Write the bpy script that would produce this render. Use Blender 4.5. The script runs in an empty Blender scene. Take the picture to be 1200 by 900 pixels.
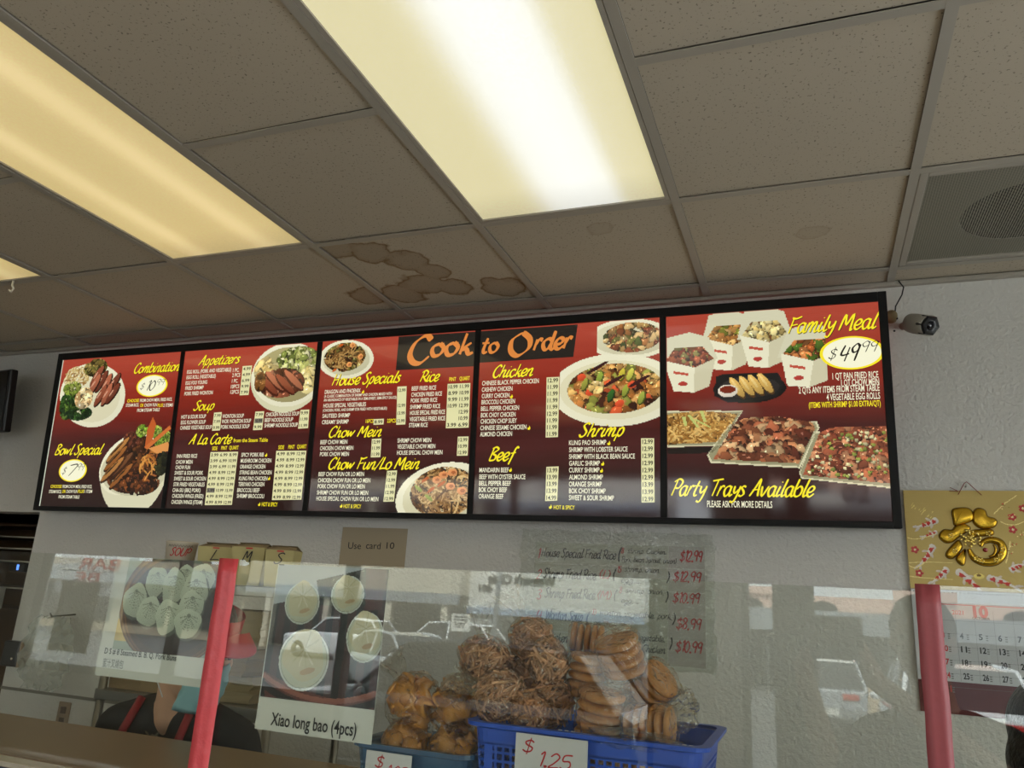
import bpy, bmesh, math, random
import numpy as np
from mathutils import Vector, Matrix
random.seed(7); rng = np.random.default_rng(7)
S = bpy.context.scene
COL = S.collection
PI = math.pi
# ------------------------------------------------------------------ camera
cam = bpy.data.cameras.new('camera'); co = bpy.data.objects.new('camera', cam); COL.objects.link(co)
cam.sensor_width = 36.0; cam.lens = 27.31; cam.clip_start = 0.02; cam.clip_end = 300
m = Matrix(((0.93537, 0.04187, 0.35119, 0), (0.34887, -0.27249, -0.89668, 0), (0.05815, 0.96125, -0.26948, 1.6), (0, 0, 0, 1)))
co.matrix_world = m
S.camera = co
# ------------------------------------------------------------------ sky
w = bpy.data.worlds.new('overcast_sky'); S.world = w; w.use_nodes = True
nt = w.node_tree; nt.nodes.clear()
wo = nt.nodes.new('ShaderNodeOutputWorld'); bg = nt.nodes.new('ShaderNodeBackground')
tc = nt.nodes.new('ShaderNodeTexCoord'); ns = nt.nodes.new('ShaderNodeTexNoise'); ns.inputs['Scale'].default_value = 3.0; ns.inputs['Detail'].default_value = 5
cr = nt.nodes.new('ShaderNodeValToRGB')
cr.color_ramp.elements[0].position = 0.35; cr.color_ramp.elements[0].color = (0.72, 0.80, 1.0, 1)
cr.color_ramp.elements[1].position = 0.65; cr.color_ramp.elements[1].color = (1.0, 0.98, 0.97, 1)
nt.links.new(tc.outputs['Generated'], ns.inputs['Vector']); nt.links.new(ns.outputs['Fac'], cr.inputs['Fac'])
nt.links.new(cr.outputs['Color'], bg.inputs['Color']); nt.links.new(bg.outputs['Background'], wo.inputs['Surface'])
bg.inputs['Strength'].default_value = 7.2
# ------------------------------------------------------------------ sun (behind the shop, lights the far side of the street)
sl = bpy.data.lights.new('sun', 'SUN'); sl.energy = 15.0; sl.angle = math.radians(3); sl.color = (1, .96, .9)
so = bpy.data.objects.new('sun', sl); COL.objects.link(so); so.rotation_euler = (math.radians(-38), math.radians(12), 0)
# daylight portal in the shop window opening (guides sampling of the sky only)
pl = bpy.data.lights.new('window_portal', 'AREA'); pl.shape = 'RECTANGLE'; pl.size = 7.0; pl.size_y = 2.0
po = bpy.data.objects.new('window_portal', pl); COL.objects.link(po); po.location = (-2.7, -3.02, 1.26); po.rotation_euler = (math.radians(90), 0, 0)
pl.cycles.is_portal = True
pl2 = bpy.data.lights.new('added_window_portal', 'AREA'); pl2.shape = 'RECTANGLE'; pl2.size = 4.3; pl2.size_y = 2.0  # sampling portal for the unseen side window added to brighten the room
po2 = bpy.data.objects.new('added_window_portal', pl2); COL.objects.link(po2); po2.location = (3.12, -.45, 1.3); po2.rotation_euler = (math.radians(90), 0, math.radians(90))
pl2.cycles.is_portal = True
# ------------------------------------------------------------------ exposure
S.view_settings.view_transform = 'Standard'; S.view_settings.look = 'None'; S.view_settings.gamma = 1
S.view_settings.exposure = -0.05; S.view_settings.use_curve_mapping = False
S.cycles.transparent_max_bounces = 40; S.cycles.max_bounces = 8; S.cycles.sample_clamp_indirect = 10

# ================================================================== helpers
def lin(c): return tuple(((x/255)/12.92 if x/255 <= .04045 else ((x/255+.055)/1.055)**2.4) for x in c)
MATS = {}
def mat(name, rgb=(200, 200, 200), rough=.6, metal=0, spec=.5, bump=0, bscale=40, var=0, vscale=8, emit=0, coat=0, alpha=1, trans=0):
    if name in MATS: return MATS[name]
    M = bpy.data.materials.new(name); M.use_nodes = True; n = M.node_tree.nodes; l = M.node_tree.links
    b = n['Principled BSDF']; c = lin(rgb)
    b.inputs['Base Color'].default_value = (*c, 1); b.inputs['Roughness'].default_value = rough
    b.inputs['Metallic'].default_value = metal; b.inputs['Specular IOR Level'].default_value = spec
    b.inputs['Coat Weight'].default_value = coat; b.inputs['Alpha'].default_value = alpha
    b.inputs['Transmission Weight'].default_value = trans
    tcn = n.new('ShaderNodeTexCoord')
    if var:
        t = n.new('ShaderNodeTexNoise'); t.inputs['Scale'].default_value = vscale; t.inputs['Detail'].default_value = 6
        r = n.new('ShaderNodeValToRGB'); l.new(tcn.outputs['Object'], t.inputs['Vector']); l.new(t.outputs['Fac'], r.inputs['Fac'])
        r.color_ramp.elements[0].position = .3; r.color_ramp.elements[1].position = .7
        r.color_ramp.elements[0].color = (*[x*(1-var) for x in c], 1); r.color_ramp.elements[1].color = (*[min(1, x*(1+var)) for x in c], 1)
        l.new(r.outputs['Color'], b.inputs['Base Color'])
        if emit: l.new(r.outputs['Color'], b.inputs['Emission Color'])
    if bump:
        t = n.new('ShaderNodeTexNoise'); t.inputs['Scale'].default_value = bscale; t.inputs['Detail'].default_value = 3
        bp = n.new('ShaderNodeBump'); bp.inputs['Strength'].default_value = bump; bp.inputs['Distance'].default_value = .01
        l.new(tcn.outputs['Object'], t.inputs['Vector']); l.new(t.outputs['Fac'], bp.inputs['Height']); l.new(bp.outputs['Normal'], b.inputs['Normal'])
    if emit:
        if not var: b.inputs['Emission Color'].default_value = (*c, 1)
        b.inputs['Emission Strength'].default_value = emit
    MATS[name] = M; return M
def vcmat(name, rough=.5, emit=0, spec=.5, coat=0):
    M = mat(name, (255, 255, 255), rough, spec=spec, coat=coat); n = M.node_tree.nodes; l = M.node_tree.links
    if 'vc' in n: return M
    a = n.new('ShaderNodeAttribute'); a.name = 'vc'; a.attribute_name = 'print'
    b = n['Principled BSDF']; l.new(a.outputs['Color'], b.inputs['Base Color'])
    if emit: l.new(a.outputs['Color'], b.inputs['Emission Color']); b.inputs['Emission Strength'].default_value = emit; 
    return M
def glassmat(name, tint=(255, 255, 255), rough=0.0, bump=0, bscale=60, refl=1.0, op=0.0):
    if name in MATS: return MATS[name]
    M = bpy.data.materials.new(name); M.use_nodes = True; n = M.node_tree.nodes; l = M.node_tree.links; n.clear()
    o = n.new('ShaderNodeOutputMaterial'); mx = n.new('ShaderNodeMixShader'); tr = n.new('ShaderNodeBsdfTransparent')
    gl = n.new('ShaderNodeBsdfGlossy'); fr = n.new('ShaderNodeFresnel'); fr.inputs['IOR'].default_value = 1.49
    gl.inputs['Roughness'].default_value = rough; tr.inputs['Color'].default_value = (*lin(tint), 1)
    mu = n.new('ShaderNodeMath'); mu.operation = 'MULTIPLY_ADD'; mu.inputs[1].default_value = refl; mu.inputs[2].default_value = op; mu.use_clamp = True
    ge = n.new('ShaderNodeNewGeometry'); io = n.new('ShaderNodeMix'); io.inputs[2].default_value = 1.49; io.inputs[3].default_value = 1/1.49
    l.new(ge.outputs['Backfacing'], io.inputs[0]); l.new(io.outputs[0], fr.inputs['IOR'])   # thin sheet: same reflection on both faces
    l.new(fr.outputs[0], mu.inputs[0]); l.new(mu.outputs[0], mx.inputs[0]); l.new(tr.outputs[0], mx.inputs[1]); l.new(gl.outputs[0], mx.inputs[2])
    if bump:
        tcn = n.new('ShaderNodeTexCoord'); t = n.new('ShaderNodeTexNoise'); t.inputs['Scale'].default_value = bscale; t.inputs['Detail'].default_value = 2; t.inputs['Distortion'].default_value = 1.5
        bp = n.new('ShaderNodeBump'); bp.inputs['Strength'].default_value = bump; bp.inputs['Distance'].default_value = .01
        l.new(tcn.outputs['Object'], t.inputs['Vector']); l.new(t.outputs['Fac'], bp.inputs['Height'])
        l.new(bp.outputs['Normal'], gl.inputs['Normal']); l.new(bp.outputs['Normal'], fr.inputs['Normal'])
    l.new(mx.outputs[0], o.inputs['Surface']); MATS[name] = M; return M

class MB:
    """collects shapes, builds ONE mesh object"""
    def __init__(s): s.v = []; s.f = []; s.c = []
    def add(s, v, f): 
        o = len(s.v); s.v += [tuple(p) for p in v]; s.f += [tuple(i+o for i in q) for q in f]; return s
    def box(s, a, b, M=None):
        x0, y0, z0 = a; x1, y1, z1 = b
        v = [(x0,y0,z0),(x1,y0,z0),(x1,y1,z0),(x0,y1,z0),(x0,y0,z1),(x1,y0,z1),(x1,y1,z1),(x0,y1,z1)]
        if M: v = [M @ Vector(p) for p in v]
        return s.add(v, [(0,3,2,1),(4,5,6,7),(0,1,5,4),(1,2,6,5),(2,3,7,6),(3,0,4,7)])
    def quad(s, *p): return s.add(p, [tuple(range(len(p)))])
    def tube(s, pts, r, n=8, caps=True):
        pts = [Vector(p) for p in pts]; R = r if isinstance(r, (list, tuple)) else [r]*len(pts)
        o = len(s.v); up = None
        for i, p in enumerate(pts):
            d = (pts[min(i+1, len(pts)-1)] - pts[max(i-1, 0)]).normalized()
            if up is None:
                up = d.orthogonal().normalized()
            up = (up - d*up.dot(d)); up = up.normalized() if up.length > 1e-6 else d.orthogonal().normalized()
            sd = d.cross(up)
            for k in range(n):
                a = 2*PI*k/n; s.v.append(tuple(p + (up*math.cos(a) + sd*math.sin(a))*R[i]))
        for i in range(len(pts)-1):
            for k in range(n):
                a = o+i*n+k; b = o+i*n+(k+1) % n; s.f.append((a, b, b+n, a+n))
        if caps: s.f.append(tuple(o+n-1-k for k in range(n))); s.f.append(tuple(o+(len(pts)-1)*n+k for k in range(n)))
        return s
    def lathe(s, prof, c=(0,0,0), n=24, M=None):
        o = len(s.v)
        for r, z in prof:
            for k in range(n):
                a = 2*PI*k/n; p = Vector((r*math.cos(a), r*math.sin(a), z)) 
                p = (M @ p) if M else p
                s.v.append(tuple(p + Vector(c)))
        for i in range(len(prof)-1):
            for k in range(n):
                a = o+i*n+k; b = o+i*n+(k+1) % n; s.f.append((a, b, b+n, a+n))
        return s
    def ell(s, c, r, M=None, n=16, k=10, noise=0):
        o = len(s.v); c = Vector(c)
        for i in range(k+1):
            t = PI*i/k
            for j in range(n):
                a = 2*PI*j/n; p = Vector((r[0]*math.sin(t)*math.cos(a), r[1]*math.sin(t)*math.sin(a), r[2]*math.cos(t)))
                if noise and 0 < i < k: p *= 1+random.uniform(-noise, noise)
                if M: p = M @ p
                s.v.append(tuple(c+p))
        for i in range(k):
            for j in range(n):
                a = o+i*n+j; b = o+i*n+(j+1) % n; s.f.append((a, a+n, b+n, b))
        return s
    def build(s, name, m, parent=None, smooth=False, bevel=0, loc=None, merge=False):
        me = bpy.data.meshes.new(name); me.from_pydata(s.v, [], s.f); me.validate()
        if merge or smooth:
            bm = bmesh.new(); bm.from_mesh(me); bmesh.ops.remove_doubles(bm, verts=bm.verts, dist=1e-6)
            bmesh.ops.recalc_face_normals(bm, faces=bm.faces); bm.to_mesh(me); bm.free()
        if m: me.materials.append(m)
        if smooth:
            for p in me.polygons: p.use_smooth = True
        return link(name, me, parent, bevel, loc)
def link(name, me, parent=None, bevel=0, loc=None):
    o = bpy.data.objects.new(name, me); COL.objects.link(o)
    if parent: o.parent = parent
    if loc: o.location = loc
    if bevel:
        b = o.modifiers.new('bevel', 'BEVEL'); b.width = bevel; b.segments = 2; b.limit_method = 'ANGLE'
    return o
def tag(o, label=None, cat=None, group=None, kind=None):
    if label: o['label'] = label
    if cat: o['category'] = cat
    if group: o['group'] = group
    if kind: o['kind'] = kind
    return o
def empty(name, loc=(0, 0, 0), rot=(0, 0, 0), label=None, cat=None, group=None):
    o = bpy.data.objects.new(name, None); COL.objects.link(o); o.location = loc; o.rotation_euler = rot; o.empty_display_size = .05
    return tag(o, label, cat, group)

# ------------------------------------------------------------------ lettering
def tmesh(txt, bold=0.0):
    cu = bpy.data.curves.new('t', 'FONT'); cu.body = txt; cu.size = 1; cu.offset = bold; cu.resolution_u = 3
    ob = bpy.data.objects.new('t', cu); COL.objects.link(ob)
    dg = bpy.context.evaluated_depsgraph_get(); me = ob.evaluated_get(dg).to_mesh()
    v = np.array([tuple(q.co) for q in me.vertices]).reshape(-1, 3); f = [tuple(p.vertices) for p in me.polygons]
    ob.evaluated_get(dg).to_mesh_clear(); bpy.data.objects.remove(ob); bpy.data.curves.remove(cu)
    return v, f
CAPH = 0.69
def put(mb, txt, a, b=None, cap=.02, align='L', z=0, bold=.012, shear=0, xs=None, mirror=False, T=None):
    """sans text in a local (u,v) plane; a = baseline left, b = baseline right"""
    v, f = tmesh(txt, bold)
    if len(v) == 0: return
    x0, x1 = v[:, 0].min(), v[:, 0].max(); k = cap/CAPH
    if b is not None: wd = b[0]-a[0]; sx = wd/(x1-x0)
    else: sx = k*(xs or .6); wd = sx*(x1-x0)
    ox = a[0] - (0 if align == 'L' else wd if align == 'R' else wd/2)
    for i in range(len(v)):
        x, y = v[i, 0]-x0, v[i, 1]
        if mirror: x = (x1-x0) - x
        v[i] = (ox + x*sx + shear*y*k, a[1] + y*k, z)
    V = [T(p) if T else tuple(p) for p in v]
    mb.add(V, f)
G = {}
def _g(s):
    for ln in s.strip().split('\n'):
        ch, wd, st = ln.strip().split('|')
        G[ch] = (float(wd), [[tuple(float(q) for q in p.split(',')) for p in q2.split()] for q2 in st.split(';')])
_g('''a|11|9,8 6,10 2,8 1,4 3,0 6,1 9,6;9,10 8,4 9,0 12,2
b|10|3,17 1,8 1,2 4,0 8,2 9,7 6,10 2,7
c|9|8,8 6,10 2,8 1,4 3,0 6,0 9,3
d|11|9,8 6,10 2,8 1,4 3,0 6,1 8,5;11,17 9,8 8,2 10,0 12,2
e|9|2,4 6,5 8,8 6,10 3,9 1,5 2,1 5,0 9,3
f|8|10,15 8,17 6,14 4,4 2,-5;1,9 8,10
g|11|9,8 6,10 2,8 1,4 3,1 6,2 9,7;9,10 8,0 6,-5 2,-6 0,-4 4,-1 11,2
h|11|4,17 1,0;2,5 5,9 8,9 7,3 8,0 11,2
i|5|3,10 1,3 2,0 5,2;4,13.6 4.4,14.4
j|5|3,10 2,-3 -1,-5;4,13.6 4.4,14.4
k|9|4,17 1,0;8,9 2,4 5,4 7,0 10,1
l|5|5,17 2,5 2,1 3,0 6,2
m|14|2,10 0,0;1,5 4,10 6,9 5,0;6,5 9,10 11,9 10,2 11,0 14,2
n|10|2,10 0,0;1,5 4,9 7,10 7,6 6,2 7,0 10,2
o|10|6,10 2,8 1,4 3,0 7,1 9,6 6,10 7,9 9,9
p|10|3,10 0,-6;2,6 5,10 8,9 8,4 5,0 2,2
q|10|8,9 5,10 2,8 1,4 3,1 6,2 8,8;8,9 7,-6
r|7|2,10 0,0;1,5 4,10 7,9
s|8|7,9 4,10 2,8 5,5 6,2 3,0 0,1
t|7|5,15 2,4 3,0 6,1;0,10 7,10
u|11|2,10 1,3 3,0 6,2 9,8;9,10 8,3 9,0 11,2
v|9|1,10 3,0 9,10
w|13|1,10 2,1 6,8 7,1 12,10
x|9|1,10 8,0;9,10 0,0
y|9|2,10 2,5 4,3 8,7;9,10 7,0 4,-6 0,-5
z|8|1,10 8,10 1,0 8,1
A|12|0,0 5,9 9,17 9.2,8 10,0;2,6 11,7
B|11|3,16 1,0;1,15 6,17 10,14 4,9 9,6 8,1 1,0
C|11|11,14 8,17 3,13 1,6 3,1 7,0 11,4
D|13|4,16 1,0 7,1 12,8 9,15 1,16
E|10|10,15 5,17 2,13 5,9 1,5 2,1 6,0 10,3
F|10|3,16 1,0;1,16 6,15 12,17;2,8 9,9
H|13|3,17 1,0;11,17 9,0;2,8 11,9
L|10|5,17 2,2 1,0 6,1 11,1
M|16|0,0 4,16 7,5 13,16 13,0 15,1
N|13|0,0 3,16 9,1 12,17
O|13|7,17 2,12 2,4 6,0 11,5 11,12 7,17
P|10|4,16 1,0;0,14 6,17 11,14 8,8 3,8
R|12|4,16 1,0;0,14 6,17 11,14 8,8 3,8;4,8 8,4 12,0
S|10|10,15 7,17 3,14 5,10 8,6 6,1 2,0 0,3
T|10|7,16 4,0;0,15 6,16 13,17
U|11|2,17 1,4 4,0 9,4 11,17
W|15|1,16 3,0 8,12 10,0 16,17
X|11|1,16 10,0;11,16 0,0
$|9|9,12 6,14 2,12 3,9 8,6 7,2 3,1 0,3;6,17 4,-2
0|9|5,16 1,10 1,4 4,0 8,5 8,12 5,16
1|6|3,13 6,16 4,0
2|9|1,12 5,16 8,12 4,5 0,0 8,1
3|9|1,14 5,16 8,13 4,9 8,5 5,0 0,2
4|10|3,15 1,6 9,7;8,13 6,0
5|9|9,16 3,15 2,9 7,9 8,4 4,0 0,2
6|9|7,16 2,8 2,2 5,0 8,3 6,7 2,5
7|9|1,15 9,16 3,0
8|9|7,14 4,16 2,12 7,6 6,1 2,1 2,5 7,11 7,14
9|9|8,13 5,16 1,12 3,8 7,10 8,15 6,0
/|7|9,17 0,-2
(|5|5,17 1,8 3,-2
)|5|1,17 4,8 0,-2
.|4|.6,0 2.2,.2 2.4,1.2 1,1.2 .6,.2
,|4|2,1 1,-3
&|12|10,0 3,12 6,16 8,12 1,4 4,0 10,7''')
def cat_rom(P, n=5):
    if len(P) < 3: return P
    Q = [P[0]]+list(P)+[P[-1]]; out = []
    for i in range(1, len(Q)-2):
        p0, p1, p2, p3 = [np.array(q) for q in Q[i-1:i+3]]
        for k in range(n):
            t = k/n; out.append(tuple(.5*((2*p1)+(p2-p0)*t+(2*p0-5*p1+4*p2-p3)*t*t+(3*p1-p0-3*p2+p3)*t**3)))
    out.append(P[-1]); return out
def pen(mb, txt, a, b=None, cap=.03, z=0, wt=1.6, nib=.5, slant=.22, align='L', T=None, jit=0):
    """brush / hand lettering; wt = pen width in 1/17 of the cap height, nib = thin-to-thick contrast"""
    k = cap/17.0; adv = 0; strokes = []
    for ch in txt:
        if ch == ' ': adv += 6; continue
        if ch not in G: ch = ch.lower() if ch.lower() in G else '.'
        wd, st = G[ch]; dy = random.uniform(-jit, jit)
        for s_ in st: strokes.append([(x+adv, y+dy) for x, y in s_])
        adv += wd
    sx = 1.0
    if b is not None: sx = (b[0]-a[0])/(adv*k)
    ox = a[0] - (0 if align == 'L' or b is not None else adv*k if align == 'R' else adv*k/2)
    for s_ in strokes:
        P = cat_rom(s_, 5); P = [np.array((ox+(x*sx+slant*y)*k, a[1]+y*k)) for x, y in P]
        L = []; 
        for i, p in enumerate(P):
            d = P[min(i+1, len(P)-1)]-P[max(i-1, 0)]; nn = np.linalg.norm(d); d = d/nn if nn > 0 else np.array((1, 0))
            an = math.atan2(d[1], d[0]); wdt = wt*k*((1-nib)+nib*abs(math.sin(an-.6)))/2
            if i in (0, len(P)-1): wdt *= .7
            nrm = np.array((-d[1], d[0]))*wdt; L.append((p+nrm, p-nrm))
        V = [(q[0], q[1], z) for pr in L for q in pr]
        V = [T(p) if T else p for p in V]
        mb.add(V, [(2*i, 2*i+1, 2*i+3, 2*i+2) for i in range(len(L)-1)])

# ------------------------------------------------------------------ printed pictures (coloured cells of a fine flat mesh)
class Photo:
    def __init__(s, u0, v0, u1, v1, cell):
        s.u0, s.v0, s.c = u0, v0, cell; s.nx = int((u1-u0)/cell)+1; s.ny = int((v1-v0)/cell)+1
        s.im = np.zeros((s.ny, s.nx, 3)); s.a = np.zeros((s.ny, s.nx), bool)
        s.U, s.V = np.meshgrid(u0+(np.arange(s.nx)+.5)*cell, v0+(np.arange(s.ny)+.5)*cell)
    def _q(s, c, rx, ry, rot, sl):
        du = s.U[sl]-c[0]; dv = s.V[sl]-c[1]; ca, sa = math.cos(rot), math.sin(rot)
        return (du*ca+dv*sa)/rx, (-du*sa+dv*ca)/ry
    def _sl(s, c, r):
        x0 = max(0, int((c[0]-r-s.u0)/s.c)); x1 = min(s.nx, int((c[0]+r-s.u0)/s.c)+2); y0 = max(0, int((c[1]-r-s.v0)/s.c)); y1 = min(s.ny, int((c[1]+r-s.v0)/s.c)+2)
        return (slice(y0, max(y0, y1)), slice(x0, max(x0, x1)))
    def ell(s, c, rx, ry, col, rot=0, lo=.75, hi=1.15, rim=None, clip=None, wob=0):
        sl = s._sl(c, max(rx, ry)*1.15); x, y = s._q(c, rx, ry, rot, sl); r = np.sqrt(x*x+y*y)
        if wob: th = np.arctan2(y, x); r = r*(1+wob*np.sin(3*th+c[0]*900)+wob*.7*np.sin(5*th+c[1]*700))
        mk = r < 1
        if clip is not None: mk &= clip[sl]
        du = s.U[sl]-c[0]; dv = s.V[sl]-c[1]; sh = (-(du)*.4+dv*.9)/max(rx, ry)
        k = np.clip(lo+(hi-lo)*(sh*.5+.5), 0, 2)
        if rim is not None: k = np.where(r > .8, k*rim, k)
        col = np.array(lin(col)); im = s.im[sl]; im[mk] = (k[..., None]*col)[mk]; s.im[sl] = im; a = s.a[sl]; a[mk] = True; s.a[sl] = a
    def mask(s, c, rx, ry, rot=0):
        x, y = s._q(c, rx, ry, rot, (slice(None), slice(None))); return x*x+y*y < 1
    def poly(s, P, col, k=1):
        mk = s.pmask(P); s.im[mk] = np.array(lin(col))*k; s.a[mk] = True; return mk
    def pmask(s, P):
        mk = np.zeros_like(s.a)
        for i in range(len(P)):
            (x1, y1), (x2, y2) = P[i], P[(i+1) % len(P)]
            if abs(y1-y2) < 1e-12: continue
            c = ((s.V >= min(y1, y2)) & (s.V < max(y1, y2))) & (s.U < (x2-x1)*(s.V-y1)/(y2-y1)+x1); mk ^= c
        return mk
    def strand(s, p, ang, ln, wd, col, bend, clip=None):
        x, y = p; n = 7
        for i in range(n):
            s.ell((x, y), ln/n*.9, wd, col, ang, .6, 1.3, clip=clip); x += math.cos(ang)*ln/n; y += math.sin(ang)*ln/n; ang += bend
    def pile(s, clip, n, size, pal, el=1.6, wob=.12, rim=.45):
        ys, xs = np.nonzero(clip)
        if len(ys) == 0: return
        order = sorted([random.randrange(len(ys)) for _ in range(n)], key=lambda i: -ys[i]+random.uniform(-8, 8))
        for i in order:
            c = (s.U[ys[i], xs[i]], s.V[ys[i], xs[i]]); r = size*random.uniform(.6, 1.3); col = random.choice(pal); q = random.uniform(.75, 1.15)
            s.ell((c[0]+size*.15, c[1]-size*.2), r*el**.5, r/el**.5, tuple(v*.45 for v in col), random.uniform(0, PI), clip=clip, wob=wob)
            a = random.uniform(0, PI); s.ell(c, r*el**.5, r/el**.5, tuple(min(255, v*q) for v in col), a, .55, 1.35, rim=rim+.3, clip=clip, wob=wob)
            if random.random() < .5: s.ell((c[0]-r*.2, c[1]+r*.3), r*.22, r*.12, tuple(min(255, v*1.3+50) for v in col), a, 1, 1, clip=clip)
    def noodles(s, clip, n, ln, wd, pal):
        ys, xs = np.nonzero(clip)
        for _ in range(n):
            i = random.randrange(len(ys)); col = random.choice(pal)
            s.strand((s.U[ys[i], xs[i]], s.V[ys[i], xs[i]]), random.uniform(0, 2*PI), ln*random.uniform(.5, 1.2), wd, col, random.uniform(-.3, .3), clip)
    def build(s, name, m, parent, T, crop=None):
        a = s.a.copy()
        if crop: a &= (s.U > crop[0]) & (s.V > crop[1]) & (s.U < crop[2]) & (s.V < crop[3])
        ys, xs = np.nonzero(a); h = s.c/2; U = s.U[ys, xs]; V = s.V[ys, xs]
        idx = {}; verts = []; faces = []; cols = []
        def vid(i, j):
            if (i, j) not in idx:
                idx[(i, j)] = len(verts); verts.append(T((s.u0+i*s.c, s.v0+j*s.c, 0)))
            return idx[(i, j)]
        for j, i in zip(ys, xs): faces.append((vid(i, j), vid(i+1, j), vid(i+1, j+1), vid(i, j+1)))
        me = bpy.data.meshes.new(name); me.from_pydata(verts, [], faces)
        at = me.color_attributes.new('print', 'FLOAT_COLOR', 'CORNER')
        c = np.ones((len(faces), 4)); c[:, :3] = np.clip(s.im[ys, xs], 0, 1); at.data.foreach_set('color', np.repeat(c, 4, axis=0).ravel())
        me.materials.append(m); return link(name, me, parent)

# ================================================================== the room
CZ = 1.6; CEIL = 2.7217; T = 0.61; X0 = -2.759; R1 = 2.0033; WALLY = 2.75
XL, XR, YF = -6.6, 3.1, -3.0
m_wall = mat('painted_wall', (202, 200, 194), .55, bump=.5, bscale=90, var=.03, vscale=2)
m_floor = mat('floor_tile', (168, 150, 124), .35, var=.12, vscale=3)
m_tile = mat('acoustic_tile', (186, 176, 160), .95, spec=.1)
def pits(M, stain=False, faint=1):
    n = M.node_tree.nodes; l = M.node_tree.links; b = n['Principled BSDF']; tcn = n.new('ShaderNodeTexCoord')
    v = n.new('ShaderNodeTexNoise'); v.inputs['Scale'].default_value = 150; v.inputs['Detail'].default_value = 1.5
    r = n.new('ShaderNodeValToRGB'); r.color_ramp.elements[0].position = .30; r.color_ramp.elements[1].position = .36
    c = lin((180, 170, 153)); r.color_ramp.elements[0].color = (*[x*.5 for x in c], 1); r.color_ramp.elements[1].color = (*c, 1)
    l.new(tcn.outputs['Object'], v.inputs['Vector']); l.new(v.outputs['Fac'], r.inputs['Fac'])
    bp = n.new('ShaderNodeBump'); bp.inputs['Strength'].default_value = .5; bp.inputs['Distance'].default_value = .004
    l.new(r.outputs['Color'], bp.inputs['Height']); l.new(bp.outputs['Normal'], b.inputs['Normal'])
    if not stain: l.new(r.outputs['Color'], b.inputs['Base Color']); return
    # water stains: noisy blobs with a darker tide line
    def math_(op, a, b_=None):
        q = n.new('ShaderNodeMath'); q.operation = op
        for i, s_ in enumerate((a, b_)):
            if s_ is None: continue
            if isinstance(s_, (int, float)): q.inputs[i].default_value = s_
            else: l.new(s_, q.inputs[i])
        return q.outputs[0]
    wn = n.new('ShaderNodeTexNoise'); wn.inputs['Scale'].default_value = 9; wn.inputs['Detail'].default_value = 5; l.new(tcn.outputs['Object'], wn.inputs['Vector'])
    dist = None
    for (cx, cy, rad) in stain:
        vm = n.new('ShaderNodeVectorMath'); vm.operation = 'DISTANCE'; l.new(tcn.outputs['Object'], vm.inputs[0]); vm.inputs[1].default_value = (cx, cy, 0)
        d = math_('DIVIDE', vm.outputs['Value'], rad); dist = d if dist is None else math_('MINIMUM', dist, d)
    d = math_('ADD', dist, math_('MULTIPLY', math_('SUBTRACT', wn.outputs['Fac'], .5), 1.5))
    rr = n.new('ShaderNodeValToRGB'); e = rr.color_ramp.elements
    e[0].position = 0; e[0].color = (.34*faint, .34*faint, .34*faint, 1); e[1].position = 1; e[1].color = (0, 0, 0, 1)
    for p_, q_ in ((.55, .35), (.74, .5), (.83, .85), (.89, .35), (.96, 0)):
        k = e.new(p_); k.color = (q_*faint, q_*faint, q_*faint, 1)
    l.new(d, rr.inputs['Fac'])
    mx = n.new('ShaderNodeMixRGB'); mx.blend_type = 'MULTIPLY'; mx.inputs[2].default_value = (.36, .23, .09, 1)
    l.new(rr.outputs['Color'], mx.inputs[0]); l.new(r.outputs['Color'], mx.inputs[1]); l.new(mx.outputs[0], b.inputs['Base Color'])
pits(m_tile)
m_bar = mat('grid_metal', (158, 152, 141), .5)
tag(MB().box((XL, YF, -.1), (XR, WALLY+.15, 0)).build('floor', m_floor), kind='structure')
ceil = tag(MB().box((XL, YF, CEIL+.25), (XR, WALLY+.15, CEIL+.35)).build('ceiling', mat('deck', (90, 85, 80))), 'suspended ceiling of speckled square tiles in a metal grid', kind='structure')
# back wall with the doorway on its left
DX, DZ = -3.49, 1.885
wb = MB(); wb.box((DX, WALLY, 0), (XR, WALLY+.12, CEIL+.3)); wb.box((XL, WALLY, DZ), (DX, WALLY+.12, CEIL+.3)); wb.box((XL, WALLY, 0), (-4.75, WALLY+.12, DZ))
wall = tag(wb.build('wall_back', m_wall), kind='structure')
tag(MB().box((XL-.12, YF, 0), (XL, WALLY+.12, CEIL+.3)).build('wall_left', m_wall), kind='structure')
wr = MB(); wr.box((XR, YF, 0), (XR+.12, -2.6, CEIL+.3)); wr.box((XR, 1.7, 0), (XR+.12, WALLY+.12, CEIL+.3)); wr.box((XR, -2.6, 2.3), (XR+.12, 1.7, CEIL+.3)); wr.box((XR, -2.6, 0), (XR+.12, 1.7, .35))  # opened for the added daylight window, out of view
tag(wr.build('wall_right', m_wall), kind='structure')
# seam strip on the wall (thin ledge where the panelling starts)
tag(MB().box((DX, WALLY-.006, 1.083), (.9, WALLY, 1.095)).build('trim_1', mat('seam', (120, 115, 105), .5)), 'thin grey seam strip running along the wall', kind='structure')
tag(MB().box((XL, WALLY-.022, CEIL-.012), (XR, WALLY, CEIL+.002)).build('trim_2', m_bar, bevel=.002), 'metal wall angle where the ceiling meets the wall', kind='structure')
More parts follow.
